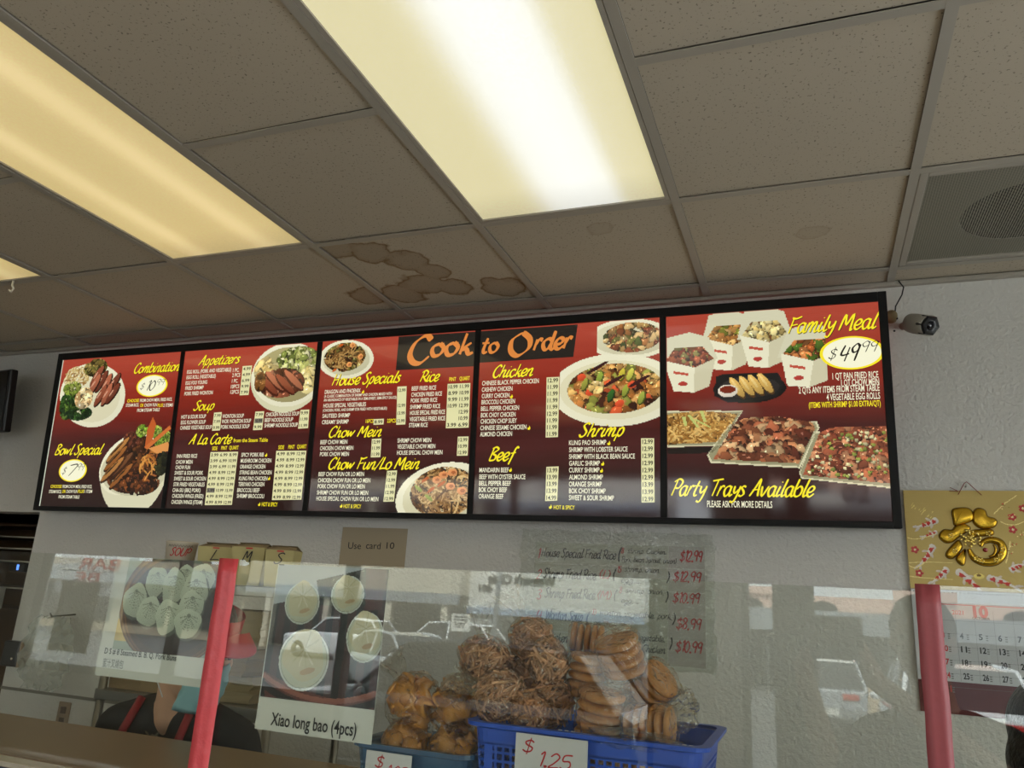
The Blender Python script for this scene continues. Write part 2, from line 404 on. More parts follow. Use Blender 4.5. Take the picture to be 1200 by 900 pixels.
# front wall: glazed shop front
wf = MB(); wf.box((XL, YF-.15, 0), (-6.25, YF, CEIL+.3)); wf.box((1.35, YF-.15, 0), (XR, YF, CEIL+.3)); wf.box((-6.25, YF-.15, 2.3), (1.35, YF, CEIL+.3)); wf.box((-.92, YF-.15, 0), (1.35, YF, .35)); wf.box((-1.75, YF-.15, 0), (-.92, YF, .55)); wf.box((-6.25, YF-.15, 0), (-3.15, YF, .95)); wf.box((-3.15, YF-.15, 0), (-1.75, YF, .55)); wf.box((-.92, YF-.15, .35), (-.41, YF, 2.3))
tag(wf.build('wall_front', m_wall), kind='structure')
m_alu = mat('dark_aluminium', (70, 66, 62), .45, metal=.6)
m_sheet = glassmat('window_glass', (250, 253, 250))
xs = [(-6.25, -4.7), (-4.7, -3.15), (-3.15, -.92), (-.41, -.04), (-.04, 1.35)]
for i in range(5):
    a, b = xs[i]; fw = .045; sl_ = .95 if i < 2 else .55 if i == 2 else .35; rw = .19 if i == 3 else .045
    f = MB(); f.box((a, YF-.1, sl_), (a+fw, YF-.04, 2.3)); f.box((b-rw, YF-.1, sl_), (b, YF-.04, 2.3)); f.box((a+fw, YF-.1, sl_), (b-rw, YF-.04, sl_+.06)); f.box((a+fw, YF-.1, 2.24), (b-rw, YF-.04, 2.3))
    wn = tag(f.build('window_%d' % (i+1), m_alu), kind='structure')
    MB().box((a+fw, YF-.075, sl_+.06), (b-rw, YF-.069, 2.24)).build('pane', m_sheet, wn)
f = MB(); f.box((XR+.04, -2.6, .35), (XR+.1, -2.55, 2.3)); f.box((XR+.04, 1.65, .35), (XR+.1, 1.7, 2.3)); f.box((XR+.04, -.93, .35), (XR+.1, -.88, 2.3)); f.box((XR+.04, -2.55, .35), (XR+.1, 1.65, .4)); f.box((XR+.04, -2.55, 2.25), (XR+.1, 1.65, 2.3))
wn = tag(f.build('window_6', m_alu), kind='structure')  # unseen side window, added and enlarged to brighten the right of the room
MB().box((XR+.065, -2.55, .4), (XR+.071, -.93, 2.25)).build('pane', m_sheet, wn); MB().box((XR+.065, -.88, .4), (XR+.071, 1.65, 2.25)).build('pane', m_sheet, wn)
# ceiling tiles and grid
lights = {(0-1): 'left', 1: 'mid', 3: 'right'}
rows = [R1+.616]+[R1-T*k for k in range(0, 9)]
stains = {(2, 1): [(.05, .05, .09), (.16, .10, .09), (.25, .19, .09), (.31, .30, .07), (.20, .40, .11), (.09, .47, .10), (.33, .46, .09), (.50, .49, .10)],
          (1, 1): [(.55, .46, .085)], (4, 1): [(.36, .30, .05)], (3, 1): [(.36, .12, .05)]}
cols = list(range(-6, 10))
shared = {}
def tilemesh(w_, d_, m_):
    k = (round(w_, 3), round(d_, 3), m_.name)
    if k not in shared:
        g = .012; me = MB().box((g, g, .006), (w_-g, d_-g, .02)).build('ceiling_tile', m_); shared[k] = me.data; bpy.data.objects.remove(me)
    return shared[k]
for c in cols:
    x = X0+T*c
    if x+T > XR or x < XL: continue
    for r in range(-1, 9):
        if r == -1: ya, yb = rows[0], WALLY
        elif r < len(rows)-1: ya, yb = rows[r+1], rows[r]
        else: ya, yb = YF, rows[r]
        if r >= 0: ya, yb = min(ya, yb), max(ya, yb)
        if (c in lights) and r in (1, 2): continue
        if c in lights and r in (5, 6): continue
        if (c, r) == (5, 0): continue
        key = (c, r+1)
        mm = m_tile
        if key in stains:
            mm = mat('stained_tile_%d' % c, (186, 176, 160), .95, spec=.1); pits(mm, stains[key], 1 if c in (1, 2) else .3)
        o = link('ceiling_tile', tilemesh(T, yb-ya, mm), ceil); o.location = (x, ya, CEIL+random.uniform(0, .0015))
        if key in stains: o['label'] = 'tile with brown water stains'
for c in cols:
    x = X0+T*c
    if XL < x < XR: MB().box((x-.012, YF, CEIL), (x+.012, WALLY, CEIL+.004)).box((x-.003, YF, CEIL+.004), (x+.003, WALLY, CEIL+.03)).build('grid_bar', m_bar, ceil)
for y in rows:
    if y <= YF+.02: continue
    cuts = [XL]
    for c in sorted(lights):
        if abs(y-(R1-T)) < .01 or abs(y-(R1-5*T)) < .01: cuts += [X0+T*c+.012, X0+T*(c+1)-.012]
    cuts.append(XR)
    for k in range(0, len(cuts), 2): MB().box((cuts[k], y-.012, CEIL+.0005), (cuts[k+1], y+.012, CEIL+.0035)).build('grid_bar', m_bar, ceil)
# fluorescent troffers
def lens(name, base, tube, st, tubes):
    M = bpy.data.materials.new(name); M.use_nodes = True; n = M.node_tree.nodes; l = M.node_tree.links; b = n['Principled BSDF']
    tcn = n.new('ShaderNodeTexCoord'); sp = n.new('ShaderNodeSeparateXYZ'); l.new(tcn.outputs['Object'], sp.inputs[0])
    r = n.new('ShaderNodeValToRGB'); r.color_ramp.interpolation = 'B_SPLINE'; e = r.color_ramp.elements
    mp = n.new('ShaderNodeMapRange'); mp.inputs[1].default_value = 0; mp.inputs[2].default_value = T
    l.new(sp.outputs[0], mp.inputs[0]); l.new(mp.outputs[0], r.inputs[0])
    e[0].position = 0; e[0].color = (*lin(base), 1); e[1].position = 1; e[1].color = (*lin(base), 1)
    for p_, k_ in tubes: q = e.new(p_); c = lin(tube if k_ else base); q.color = (*c, 1)
    vo = n.new('ShaderNodeTexVoronoi'); vo.inputs['Scale'].default_value = 130; l.new(tcn.outputs['Object'], vo.inputs['Vector'])
    ma = n.new('ShaderNodeMapRange'); ma.inputs[1].default_value = 0; ma.inputs[2].default_value = .7; ma.inputs[3].default_value = 1.05; ma.inputs[4].default_value = .94
    l.new(vo.outputs['Distance'], ma.inputs[0])
    en = n.new('ShaderNodeMapRange'); en.inputs[1].default_value = 1.19; en.inputs[2].default_value = 1.05; en.inputs[3].default_value = .75; en.inputs[4].default_value = 1
    l.new(sp.outputs[1], en.inputs[0])
    mu = n.new('ShaderNodeMath'); mu.operation = 'MULTIPLY'; l.new(ma.outputs[0], mu.inputs[0]); l.new(en.outputs[0], mu.inputs[1])
    m2 = n.new('ShaderNodeMath'); m2.operation = 'MULTIPLY'; m2.inputs[1].default_value = st; l.new(mu.outputs[0], m2.inputs[0])
    l.new(r.outputs[0], b.inputs['Emission Color']); l.new(m2.outputs[0], b.inputs['Emission Strength']); b.inputs['Base Color'].default_value = (.4, .4, .38, 1); b.inputs['Roughness'].default_value = .3
    return M
Lc = lens('lens_cool', (214, 204, 156), (250, 252, 246), 1.02, [(.22, 0), (.34, 0), (.45, 1), (.72, 1), (.80, 0)])
Lw = lens('lens_warm', (196, 172, 108), (236, 210, 148), 1.05, [(.15, 0), (.25, 1), (.34, 0), (.62, 0), (.72, 1), (.82, 0)])
for c, M_, lb in ((-1, Lw, 'warm fluorescent ceiling light at the far left edge, only its end showing'), (1, Lw, 'long warm yellow fluorescent ceiling light above the left of the menu board'), (3, Lc, 'bright cool white fluorescent ceiling light above the middle of the menu board')):
    t = empty('ceiling_light', (X0+T*c, R1-2*T, CEIL), label=lb, cat='ceiling light', group='fluorescent lights in the ceiling grid')
    f = MB(); e = .026
    f.box((.013, .013, .001), (e, 2*T-.013, .05)); f.box((T-e, .013, .001), (T-.013, 2*T-.013, .05)); f.box((e, .013, .001), (T-e, e, .05)); f.box((e, 2*T-e, .001), (T-e, 2*T-.013, .05))
    f.build('frame', m_bar, t)
    MB().box((e, e, .006), (T-e, 2*T-e, .012)).build('diffuser', M_, t)
for c, M_, lb in ((1, Lw, 'warm fluorescent ceiling light behind the viewer on the left'), (3, Lc, 'cool fluorescent ceiling light behind the viewer on the right'), (-1, Lw, 'warm fluorescent ceiling light behind the viewer at the far left')):
    t = empty('ceiling_light', (X0+T*c, R1-6*T, CEIL), label=lb, cat='ceiling light', group='fluorescent lights in the ceiling grid')
    f = MB(); e = .026
    f.box((.013, .013, .001), (e, 2*T-.013, .05)); f.box((T-e, .013, .001), (T-.013, 2*T-.013, .05)); f.box((e, .013, .001), (T-e, e, .05)); f.box((e, 2*T-e, .001), (T-e, 2*T-.013, .05))
    f.build('frame', m_bar, t)
    MB().box((e, e, .006), (T-e, 2*T-e, .012)).build('diffuser', M_, t)
# perforated return air panel
va = empty('air_vent', (X0+5*T, R1, CEIL), label='square perforated metal air return panel set into the ceiling grid above the camera', cat='air vent')
mp_ = bpy.data.materials.new('perforated_metal'); mp_.use_nodes = True
n = mp_.node_tree.nodes; l = mp_.node_tree.links; b = n['Principled BSDF']; o = n['Material Output']
b.inputs['Base Color'].default_value = (*lin((150, 146, 132)), 1); b.inputs['Roughness'].default_value = .5
tcn = n.new('ShaderNodeTexCoord'); vo = n.new('ShaderNodeTexVoronoi'); vo.voronoi_dimensions = '2D'; vo.inputs['Randomness'].default_value = 0; vo.inputs['Scale'].default_value = 150; l.new(tcn.outputs['Object'], vo.inputs['Vector'])
gt = n.new('ShaderNodeMath'); gt.operation = 'LESS_THAN'; gt.inputs[1].default_value = .40; l.new(vo.outputs['Distance'], gt.inputs[0])
tr = n.new('ShaderNodeBsdfTransparent'); mx = n.new('ShaderNodeMixShader'); l.new(gt.outputs[0], mx.inputs[0]); l.new(b.outputs[0], mx.inputs[1]); l.new(tr.outputs[0], mx.inputs[2]); l.new(mx.outputs[0], o.inputs[0])
MB().quad((.03, .03, .004), (T-.03, .03, .004), (T-.03, T-.03, .004), (.03, T-.03, .004)).build('perforated_plate', mp_, va)
f = MB(); f.box((.013, .013, .0), (.034, T-.013, .02)); f.box((T-.034, .013, .0), (T-.013, T-.013, .02)); f.box((.034, .013, .0), (T-.034, .034, .02)); f.box((.034, T-.034, .0), (T-.034, T-.013, .02))
f.build('frame', m_bar, va, bevel=.002)
bk = MB(); prof = [(.17, .008), (.17, .2)]; bk.lathe(prof, (T*.52, T*.5, 0), 32); bk.build('duct', mat('duct_dark', (22, 21, 20), .8), va, smooth=True)
# backing sheet with the round duct hole
ring = MB(); N = 48
for k in range(N):
    a0, a1 = 2*PI*k/N, 2*PI*(k+1)/N
    def sq(a): 
        c_, s_ = math.cos(a), math.sin(a); q = .5/max(abs(c_), abs(s_)); return (T*.5+c_*q*(T-.03), T*.5+s_*q*(T-.03), .0075)
    ring.quad((T*.52+.17*math.cos(a0), T*.5+.17*math.sin(a0), .0075), (T*.52+.17*math.cos(a1), T*.5+.17*math.sin(a1), .0075), sq(a1), sq(a0))
ring.build('backing_sheet', mat('vent_backing', (120, 116, 104), .7), va)
# white hook hanging on the grid
hk = MB().tube([(0, 0, 0), (.0, 0, -.02), (.012, 0, -.034), (.002, 0, -.048), (-.012, 0, -.038)], .004, 6)
tag(hk.build('ceiling_hook', mat('white_plastic', (215, 213, 205), .4), smooth=True, loc=(-2.95, 1.985, CEIL)), 'small white plastic hook hanging from the ceiling grid', 'hook')

# ------------------------------------------------------------------ dark kitchen through the doorway
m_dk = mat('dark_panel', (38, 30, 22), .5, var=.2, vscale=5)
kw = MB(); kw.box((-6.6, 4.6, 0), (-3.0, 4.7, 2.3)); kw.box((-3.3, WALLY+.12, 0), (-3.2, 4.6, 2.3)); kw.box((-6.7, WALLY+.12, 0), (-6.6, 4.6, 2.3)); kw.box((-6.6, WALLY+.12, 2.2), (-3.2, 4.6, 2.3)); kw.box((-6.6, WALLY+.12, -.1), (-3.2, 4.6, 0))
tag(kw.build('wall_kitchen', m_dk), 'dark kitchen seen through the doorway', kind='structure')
rk = empty('kitchen_rack', (-5.6, 3.25, 0), label='dark wooden rack with bright metal shelf edges beyond the doorway', cat='rack')
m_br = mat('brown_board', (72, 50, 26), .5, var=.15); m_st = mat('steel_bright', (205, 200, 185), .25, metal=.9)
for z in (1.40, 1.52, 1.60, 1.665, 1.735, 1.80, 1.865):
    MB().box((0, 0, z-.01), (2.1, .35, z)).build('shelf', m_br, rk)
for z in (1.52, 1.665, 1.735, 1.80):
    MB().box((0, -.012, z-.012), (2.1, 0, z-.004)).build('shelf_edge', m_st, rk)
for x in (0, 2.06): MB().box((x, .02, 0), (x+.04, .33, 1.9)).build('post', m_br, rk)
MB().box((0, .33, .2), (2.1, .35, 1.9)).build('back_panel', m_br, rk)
tb = MB().box((-.06, -.04, .001), (.06, .04, .05)).build('kitchen_clock', mat('black_plastic', (16, 16, 18), .35), loc=(-4.23, 3.3, 1.6), bevel=.004)
tag(tb, 'small black digital clock on a shelf beyond the doorway', 'clock')
MB().box((.005, -.0415, .01), (.022, -.041, .04)).build('display', mat('blue_led', (90, 140, 255), emit=2), tb)
pp = MB().box((-.05, -.03, 0), (.05, .03, .11)).build('paper_box', mat('white_paper', (205, 205, 200), .7), loc=(-3.985, 2.82, 1.30), bevel=.003)
tag(pp, 'white carton at the left edge inside the doorway', 'box')
pp.location = (-4.02, 3.0, 1.41)
# television
tvr = empty('television', (-4.09, 2.64, 2.405), (math.radians(6), 0, math.radians(-6)), 'black flat television hung on the wall left of the menu board', 'television')
MB().box((-.5, -.04, -.155), (.47, 0, .155)).build('housing', mat('black_plastic'), tvr, bevel=.008)
MB().box((-.49, -.042, -.14), (.455, -.0405, .145)).build('screen', mat('tv_screen', (8, 9, 11), .12), tvr)
MB().box((-.08, 0, -.08), (.08, .06, .08)).build('bracket', mat('black_plastic'), tvr)
# black wall box + outlet
wbx = empty('wall_switch', (-3.41, WALLY, 1.24), label='small black wall box with a silver button beside the doorway', cat='switch')
MB().box((-.075, -.04, -.055), (.03, -.0, .055)).build('housing', mat('black_plastic'), wbx, bevel=.006)
MB().box((.03, -.04, -.055), (.042, -.0, .055)).build('side_plate', mat('tan_plastic', (150, 128, 105), .5), wbx)
MB().ell((-.005, -.041, -.02), (.007, .004, .007)).build('button', m_st, wbx, smooth=True)
ou = empty('outlet_plate', (-3.08, WALLY, 1.01), label='tan outlet plate low on the wall behind the counter', cat='outlet')
MB().box((-.035, -.006, -.055), (.035, 0, .055)).build('plate', mat('tan_plastic'), ou, bevel=.003)
for z in (-.022, .022): MB().box((-.015, -.009, z-.014), (.015, -.006, z+.014)).build('socket', mat('brown_plastic', (90, 70, 52), .5), ou, bevel=.003)

# ================================================================== menu board
SW, SH, ST = 3.6818, .76, .06262
sg = empty('menu_board', (-3.4183, 2.66, 1.884), (ST, 0, 0), 'wide black framed backlit menu board of five red food panels on the wall', 'menu board')
m_blk = mat('black_frame', (10, 10, 11), .5, spec=.3)
PAN = [(.030, .768), (.790, 1.503), (1.527, 2.229), (2.252, 2.946), (2.969, 3.656)]; V0, V1 = .020, .727
fr = MB(); fr.box((0, -.008, 0), (PAN[0][0], .06, SH)); fr.box((PAN[4][1], -.008, 0), (SW, .06, SH)); fr.box((PAN[0][0], -.008, 0), (PAN[4][1], .06, V0)); fr.box((PAN[0][0], -.008, V1), (PAN[4][1], .06, SH))
fr.build('frame', m_blk, sg, bevel=.002)
for i in range(4): MB().box((PAN[i][1], -.005, V0), (PAN[i+1][0], .06, V1)).build('divider', m_blk, sg, bevel=.0015)
EM = 1.0
def panelmat(i):
    M = mat('menu_print_%d' % i, (120, 30, 25), .06, spec=.5); n = M.node_tree.nodes; l = M.node_tree.links; b = n['Principled BSDF']
    tcn = n.new('ShaderNodeTexCoord'); sp = n.new('ShaderNodeSeparateXYZ'); l.new(tcn.outputs['Object'], sp.inputs[0])
    nz = n.new('ShaderNodeTexNoise'); nz.inputs['Scale'].default_value = 3; mpn = n.new('ShaderNodeMapping'); mpn.inputs['Scale'].default_value = (1, 1, 9)
    l.new(tcn.outputs['Object'], mpn.inputs[0]); l.new(mpn.outputs[0], nz.inputs['Vector'])
    ad = n.new('ShaderNodeMath'); ad.operation = 'MULTIPLY_ADD'; ad.inputs[1].default_value = .10; l.new(nz.outputs[0], ad.inputs[0]); 
    dv = n.new('ShaderNodeMath'); dv.operation = 'DIVIDE'; dv.inputs[1].default_value = .727; l.new(sp.outputs[2], dv.inputs[0]); l.new(dv.outputs[0], ad.inputs[2])
    r = n.new('ShaderNodeValToRGB'); l.new(ad.outputs[0], r.inputs[0]); e = r.color_ramp.elements
    e[0].position = .05; e[0].color = (*lin((34, 18, 15)), 1); e[1].position = 1; e[1].color = (*lin((172, 68, 50)), 1)
    for p_, c in ((.30, (52, 22, 19)), (.42, (74, 32, 30)), (.50, (66, 24, 22)), (.56, (92, 30, 24)), (.78, (142, 42, 28))):
        q = e.new(p_); q.color = (*lin(c), 1)
    l.new(r.outputs[0], b.inputs['Emission Color']); b.inputs['Emission Strength'].default_value = EM; b.inputs['Base Color'].default_value = (.01, .01, .01, 1)
    return M
pm = panelmat(0)
def flat(rgb, em=EM, nm=None):
    M = mat(nm or 'ink_%d_%d_%d' % rgb, rgb, .06, emit=em); M.node_tree.nodes['Principled BSDF'].inputs['Base Color'].default_value = (.01, .01, .01, 1); return M
INK = dict(Y=flat((252, 232, 40)), W=flat((240, 236, 205)), B=flat((226, 222, 168)), K=flat((30, 26, 20)), O=flat((222, 135, 62)), N=flat((38, 33, 28)), G=flat((120, 115, 100)), P=flat((250, 248, 215)))
panels = []
for i, (a, b) in enumerate(PAN):
    p = MB().box((a, 0, V0), (b, .01, V1)).build('menu_panel', pm, sg)
    p['label'] = ['panel with combination plate and bowl special', 'panel listing appetizers, soup and a la carte', 'panel listing house specials, rice and chow mein', 'panel listing chicken, beef and shrimp dishes', 'panel showing family meal and party trays'][i]
    panels.append(p)
TS = lambda off: (lambda p: (p[0], -off-(p[2] if len(p) > 2 else 0), p[1]))
class Ink:
    def __init__(s, i): s.i = i; s.m = {}; s.cnt = 0
    def mb(s, k, lay, n=0): return s.m.setdefault((k, lay, n), MB())
    def sans(s, rows_, cap=.0165, k='W', bold=.014):
        for t, x0, x1, v in rows_: put(s.mb(k, 'lettering'), t, (x0, v), (x1, v), cap, T=TS(.0016), bold=bold)
    def brush(s, t, a, b, cap=.04, k='Y', wt=2.9, nib=.5, slant=.3, xs=1, shadow=True):
        cap = cap*(1.12 if k == 'Y' else 1); s.cnt += 1
        if shadow: pen(s.mb('K', 'heading_shadow'), t, (a[0]+.0015, a[1]-.002), (b[0]+.0015, b[1]-.002), cap, 0, wt*1.05, nib, slant, T=TS(.0013))
        pen(s.mb(k, 'heading', s.cnt), t, a, b, cap, 0, wt, nib, slant, T=TS(.0017))
    def poly(s, P, k='B', lay='price_strip', off=.0012):
        s.cnt += 1; s.mb(k, lay, s.cnt).quad(*[TS(off)(p) for p in P])
    def oval(s, c, rx, ry, price, cents, cap):
        s.cnt += 1
        for q, k, of in ((1, 'Y', .0011), (.9, 'P', .0014)):
            s.mb(k, 'price_oval' if k == 'P' else 'oval_rim', s.cnt).quad(*[TS(of)((c[0]+rx*q*math.cos(2*PI*j/40), c[1]+ry*q*math.sin(2*PI*j/40))) for j in range(40)])
        x0 = c[0]-rx*.75; mid = c[0]+rx*.15
        pen(s.mb('K', 'price', s.cnt), '$', (x0, c[1]-cap*.35), (x0+rx*.22, 0), cap*.75, 0, 1.6, .6, .3, T=TS(.0018))
        pen(s.mb('K', 'price', s.cnt), price, (x0+rx*.32, c[1]-cap*.5), (mid, 0), cap*1.1, 0, 2.2, .6, .3, T=TS(.0018))
        pen(s.mb('K', 'price', s.cnt), cents, (mid+rx*.1, c[1]-cap*.0), (mid+rx*.62, 0), cap*.7, 0, 1.6, .6, .3, T=TS(.0018))
    def prices(s, P, rows_, cap=.0125, grey=()):
        """P = corners tl,tr,br,bl of the cream strip, rows_ = rows of price strings"""
        s.poly([P[0], P[1], P[2], P[3]])
        n_ = len(rows_)
        for j, r in enumerate(rows_):
            t = (j+.5)/n_; l0 = [P[0][q]*(1-t)+P[3][q]*t for q in (0, 1)]; r0 = [P[1][q]*(1-t)+P[2][q]*t for q in (0, 1)]
            wd = (r0[0]-l0[0])/len(r)
            for c_, tx in enumerate(r):
                if not tx: continue
                xa = l0[0]+wd*(c_+.1); xb = l0[0]+wd*(c_+.9)
                if (j, c_) in grey: s.poly([(xa-.002, l0[1]+cap*.8), (xb+.002, l0[1]+cap*.8), (xb+.002, l0[1]-cap*.8), (xa-.002, l0[1]-cap*.8)], 'G', 'price_patch', .0014)
                put(s.mb('K', 'prices'), tx, (xa, l0[1]-cap/2), (xb, 0), cap, T=TS(.0018), bold=.02)
    def flames(s, pts):
        for u, v in pts:
            s.mb('Y', 'spice_mark').quad(*[TS(.0016)((u+x, v+y)) for x, y in ((0, 0), (.007, 0), (.010, .006), (.006, .016), (.004, .009), (-.002, .007))])
    def done(s):
        for (k, lay, n_), mb in s.m.items():
            o = mb.build(lay, INK[k], panels[s.i])
            if lay in ('lettering', 'prices', 'heading', 'heading_shadow', 'price', 'spice_mark'): o['kind'] = 'stuff'
m_pic = vcmat('food_print', .06, EM); m_pic.node_tree.nodes['Principled BSDF'].inputs['Base Color'].default_value = (.01, .01, .01, 1)
for lk in list(m_pic.node_tree.links):
    if lk.to_socket.name == 'Base Color': m_pic.node_tree.links.remove(lk)
CELL = .0032
def photo(i, P0, P1, fn, name='food_picture'):
    u0, u1 = sorted((P0[0], P1[0])); v0, v1 = sorted((P0[1], P1[1]))
    ph = Photo(u0, v0, u1, v1, CELL); fn(ph); a, b = PAN[i]
    ph.build(name, m_pic, panels[i], TS(.0009), (a+.001, V0+.001, b-.001, V1-.001))
CREAM = (236, 232, 200)
# ---- panel one
def f(ph):
    c = (0.2559,0.5453); ph.ell(c, .214, .152, CREAM, -.25, .9, 1.03); ph.ell((c[0]-.005, c[1]), .185, .128, (222, 216, 180), -.25, .95, 1.05)
    q = (0.1388,0.6356); ph.noodles(ph.mask(q, .085, .055), 90, .05, .0035, [(214, 190, 130), (190, 160, 95), (232, 214, 160), (150, 110, 60)])
    q = (0.2526,0.6785); ph.pile(ph.mask(q, .075, .045), 60, .013, [(96, 92, 40), (130, 110, 50), (60, 50, 24), (150, 130, 70)])
    for k, (qx, qy) in enumerate(((0.2726,0.6348), (0.3058,0.6067), (0.3394,0.5894), (0.3838,0.5928), (0.3126,0.5379), (0.3529,0.5416), (0.3888,0.5455), (0.2644,0.5926))):
        ph.ell((qx, qy), .062, .022, (44, 18, 12), .95+.1*(k % 3)); ph.ell((qx-.004, qy+.002), .058, .017, random.choice([(140, 74, 50), (112, 56, 38), (168, 96, 68)]), .95+.1*(k % 3), .5, 1.5); ph.ell((qx-.012, qy+.004), .02, .004, (215, 160, 130), .95)
    q = (0.1101,0.5027); ph.pile(ph.mask(q, .055, .075), 110, .011, [(34, 60, 26), (52, 84, 30), (20, 38, 16), (84, 110, 40)], 1.2, .3)
    q = (0.1902,0.4578); ph.pile(ph.mask(q, .085, .035), 70, .011, [(34, 60, 26), (52, 84, 30), (24, 44, 20)], 1.2, .3)
    q = (0.1215,0.5825); ph.pile(ph.mask(q, .06, .035), 50, .012, [(150, 160, 70), (120, 140, 50), (190, 190, 110)], 1.4, .2)
    q = (0.2072,0.5312); ph.pile(ph.mask(q, .058, .052), 45, .02, [(228, 190, 130), (240, 214, 160), (214, 170, 110)], 1.1, .2)
photo(0, (-0.0529,0.7494), (0.5262,0.367), f)
def f(ph):
    c = (0.5797,0.2168); b0 = (0.5952,-0.0065)
    P = [(c[0]-.20, c[1]-.005)]+[(c[0]+.2*math.cos(a), c[1]-.01+.23*math.sin(a)) for a in np.linspace(PI, 2*PI, 24)]+[(c[0]+.20, c[1])]
    ph.poly(P, (216, 212, 178)); ph.ell((c[0]-.02, c[1]), .19, .135, CREAM, .35, .9, 1.05)
    ph.ell((c[0]+.0, c[1]-.03), .195, .115, (205, 200, 165), 0, .9, 1.05)
    cl = ph.mask((c[0]+.01, c[1]-.005), .18, .125, .25); ph.pile(cl, 260, .018, [(60, 30, 14), (92, 50, 22), (40, 20, 10), (120, 70, 30)])
    q = (0.5467,0.3264); ph.pile(ph.mask(q, .055, .04), 60, .016, [(90, 44, 26), (60, 28, 16), (120, 64, 40)])
    for k, q in enumerate(((0.4708,0.2774), (0.4653,0.2374), (0.5038,0.2073), (0.4551,0.1876), (0.5131,0.1579))):
        ph.ell(q, .085, .022, (60, 30, 14), .75); ph.ell((q[0]-.003, q[1]+.004), .08, .014, [(176, 120, 60), (150, 92, 40), (110, 70, 40)][k % 3], .75, .6, 1.4); ph.ell((q[0]-.01, q[1]+.007), .05, .004, (50, 36, 20), .75)
    q = (0.6213,0.1287); ph.pile(ph.mask(q, .12, .055), 130, .012, [(52, 24, 12), (80, 40, 18), (120, 66, 28), (34, 16, 8)]); ph.noodles(ph.mask((0.6708,0.2065), .06, .07), 30, .07, .004, [(190, 120, 50), (160, 92, 40), (214, 150, 70)])
    for q in ((0.5979,0.3655), (0.6822,0.3588), (0.737,0.333), (0.7152,0.3137)): ph.pile(ph.mask(q, .035, .03), 45, .008, [(150, 176, 60), (120, 156, 44), (180, 196, 90), (90, 120, 34)], 1.1, .3)
    ph.poly([(0.6509,0.4294), (0.6762,0.3937), (0.6616,0.2948), (0.628,0.2904), (0.6284,0.3749)], (190, 92, 40)); ph.poly([(0.6506,0.2851), (0.7591,0.313), (0.778,0.2737), (0.6992,0.26)], (222, 150, 80)); ph.poly([(0.7555,0.3869), (0.7655,0.3719), (0.6451,0.2803), (0.6242,0.2904)], (205, 110, 50))
    ph.pile(ph.mask((0.7381,0.2158), .04, .055), 50, .012, [(30, 32, 18), (20, 20, 12), (50, 50, 24)])
photo(0, (0.298,0.4391), (0.8277,0.0114), f)
I = Ink(0)
I.brush('Combination', (0.496,0.639), (0.7666,0.6403), .042); I.brush('Bowl Special', (0.0745,0.2613), (0.3677,0.2604), .044)
I.oval((0.6191,0.5745), .092, .052, '10', '99', .044); I.oval((0.2085,0.1863), .088, .053, '7', '99', .05)
I.sans([('FROM CHOW MEIN, FRIED RICE,',0.561,0.750,0.500),
 ('STEAM RICE,',0.480,0.558,0.480),
 ('CHOW FUN',0.591,0.666,0.477),
 ('2 ITEMS',0.703,0.759,0.473),
 ('FROM STEAM TABLE',0.552,0.685,0.454),
 ('FROM CHOW MEIN, FRIED RICE,',0.161,0.345,0.105),
 ('STEAM RICE,',0.079,0.159,0.081),
 ('CHOW FUN',0.189,0.259,0.082),
 ('1 ITEM',0.303,0.350,0.083),
 ('FROM STEAM TABLE',0.146,0.277,0.057)], .0145)
I.sans([('CHOOSE',0.484,0.555,0.501),
 ('OR',0.566,0.586,0.477),
 ('PLUS',0.670,0.701,0.474),
 ('CHOOSE',0.084,0.155,0.105),
 ('OR',0.163,0.185,0.082),
 ('PLUS',0.263,0.300,0.083)], .0145, 'Y')
I.done()
MB().quad(*[TS(.0016)(p) for p in ((0.0198,0.7266), (0.0343,0.7269), (0.0355,0.0187), (0.0258,0.0176))]).build('light_gap', flat((215, 222, 200), 1.0), panels[0])
# ---- panel two
def f(ph):
    c = (1.3621,0.5923)
    P = [(c[0]-.19, c[1]+.01)]+[(c[0]+.19*math.cos(a), c[1]+.0+.165*math.sin(a)) for a in np.linspace(PI, 2*PI, 24)]+[(c[0]+.19, c[1])]
    ph.poly(P, (214, 210, 172)); ph.ell(c, .185, .14, CREAM, -.1, .9, 1.05); ph.ell(c, .166, .12, (170, 160, 110), -.1)
    ph.pile(ph.mask((1.4082,0.6539), .11, .06), 120, .017, [(206, 206, 140), (150, 160, 80), (190, 190, 110), (120, 130, 60), (226, 220, 170)])
    ph.pile(ph.mask((1.2513,0.616), .065, .06), 50, .022, [(226, 200, 130), (205, 176, 104), (238, 220, 160)])
    ph.pile(ph.mask((1.4706,0.5646), .05, .06), 40, .022, [(222, 206, 140), (200, 180, 110)])
    cl = ph.mask((1.3343,0.557), .12, .065); ph.pile(cl, 70, .02, [(112, 54, 32), (160, 90, 60), (84, 38, 22), (190, 124, 90)], 2.2)
    for k, q in enumerate(((1.3013,0.563), (1.3568,0.547), (1.3973,0.5634), (1.271,0.546))): ph.ell(q, .07, .02, (80, 34, 20), -.7); ph.ell((q[0], q[1]+.005), .066, .014, [(176, 104, 72), (140, 70, 45)][k % 2], -.7, .6, 1.4)
    ph.pile(ph.mask((1.2248,0.5664), .03, .045), 30, .018, [(110, 70, 30), (150, 100, 50)])
photo(1, (1.1575,0.7432), (1.5472,0.4242), f)
I = Ink(1)
I.brush('Appetizers', (0.8762,0.6567), (1.1014,0.6583), .040); I.brush('Soup', (0.8786,0.4515), (0.9911,0.4574), .038); I.brush('A La Carte', (0.8768,0.2995), (1.1057,0.3033), .04)
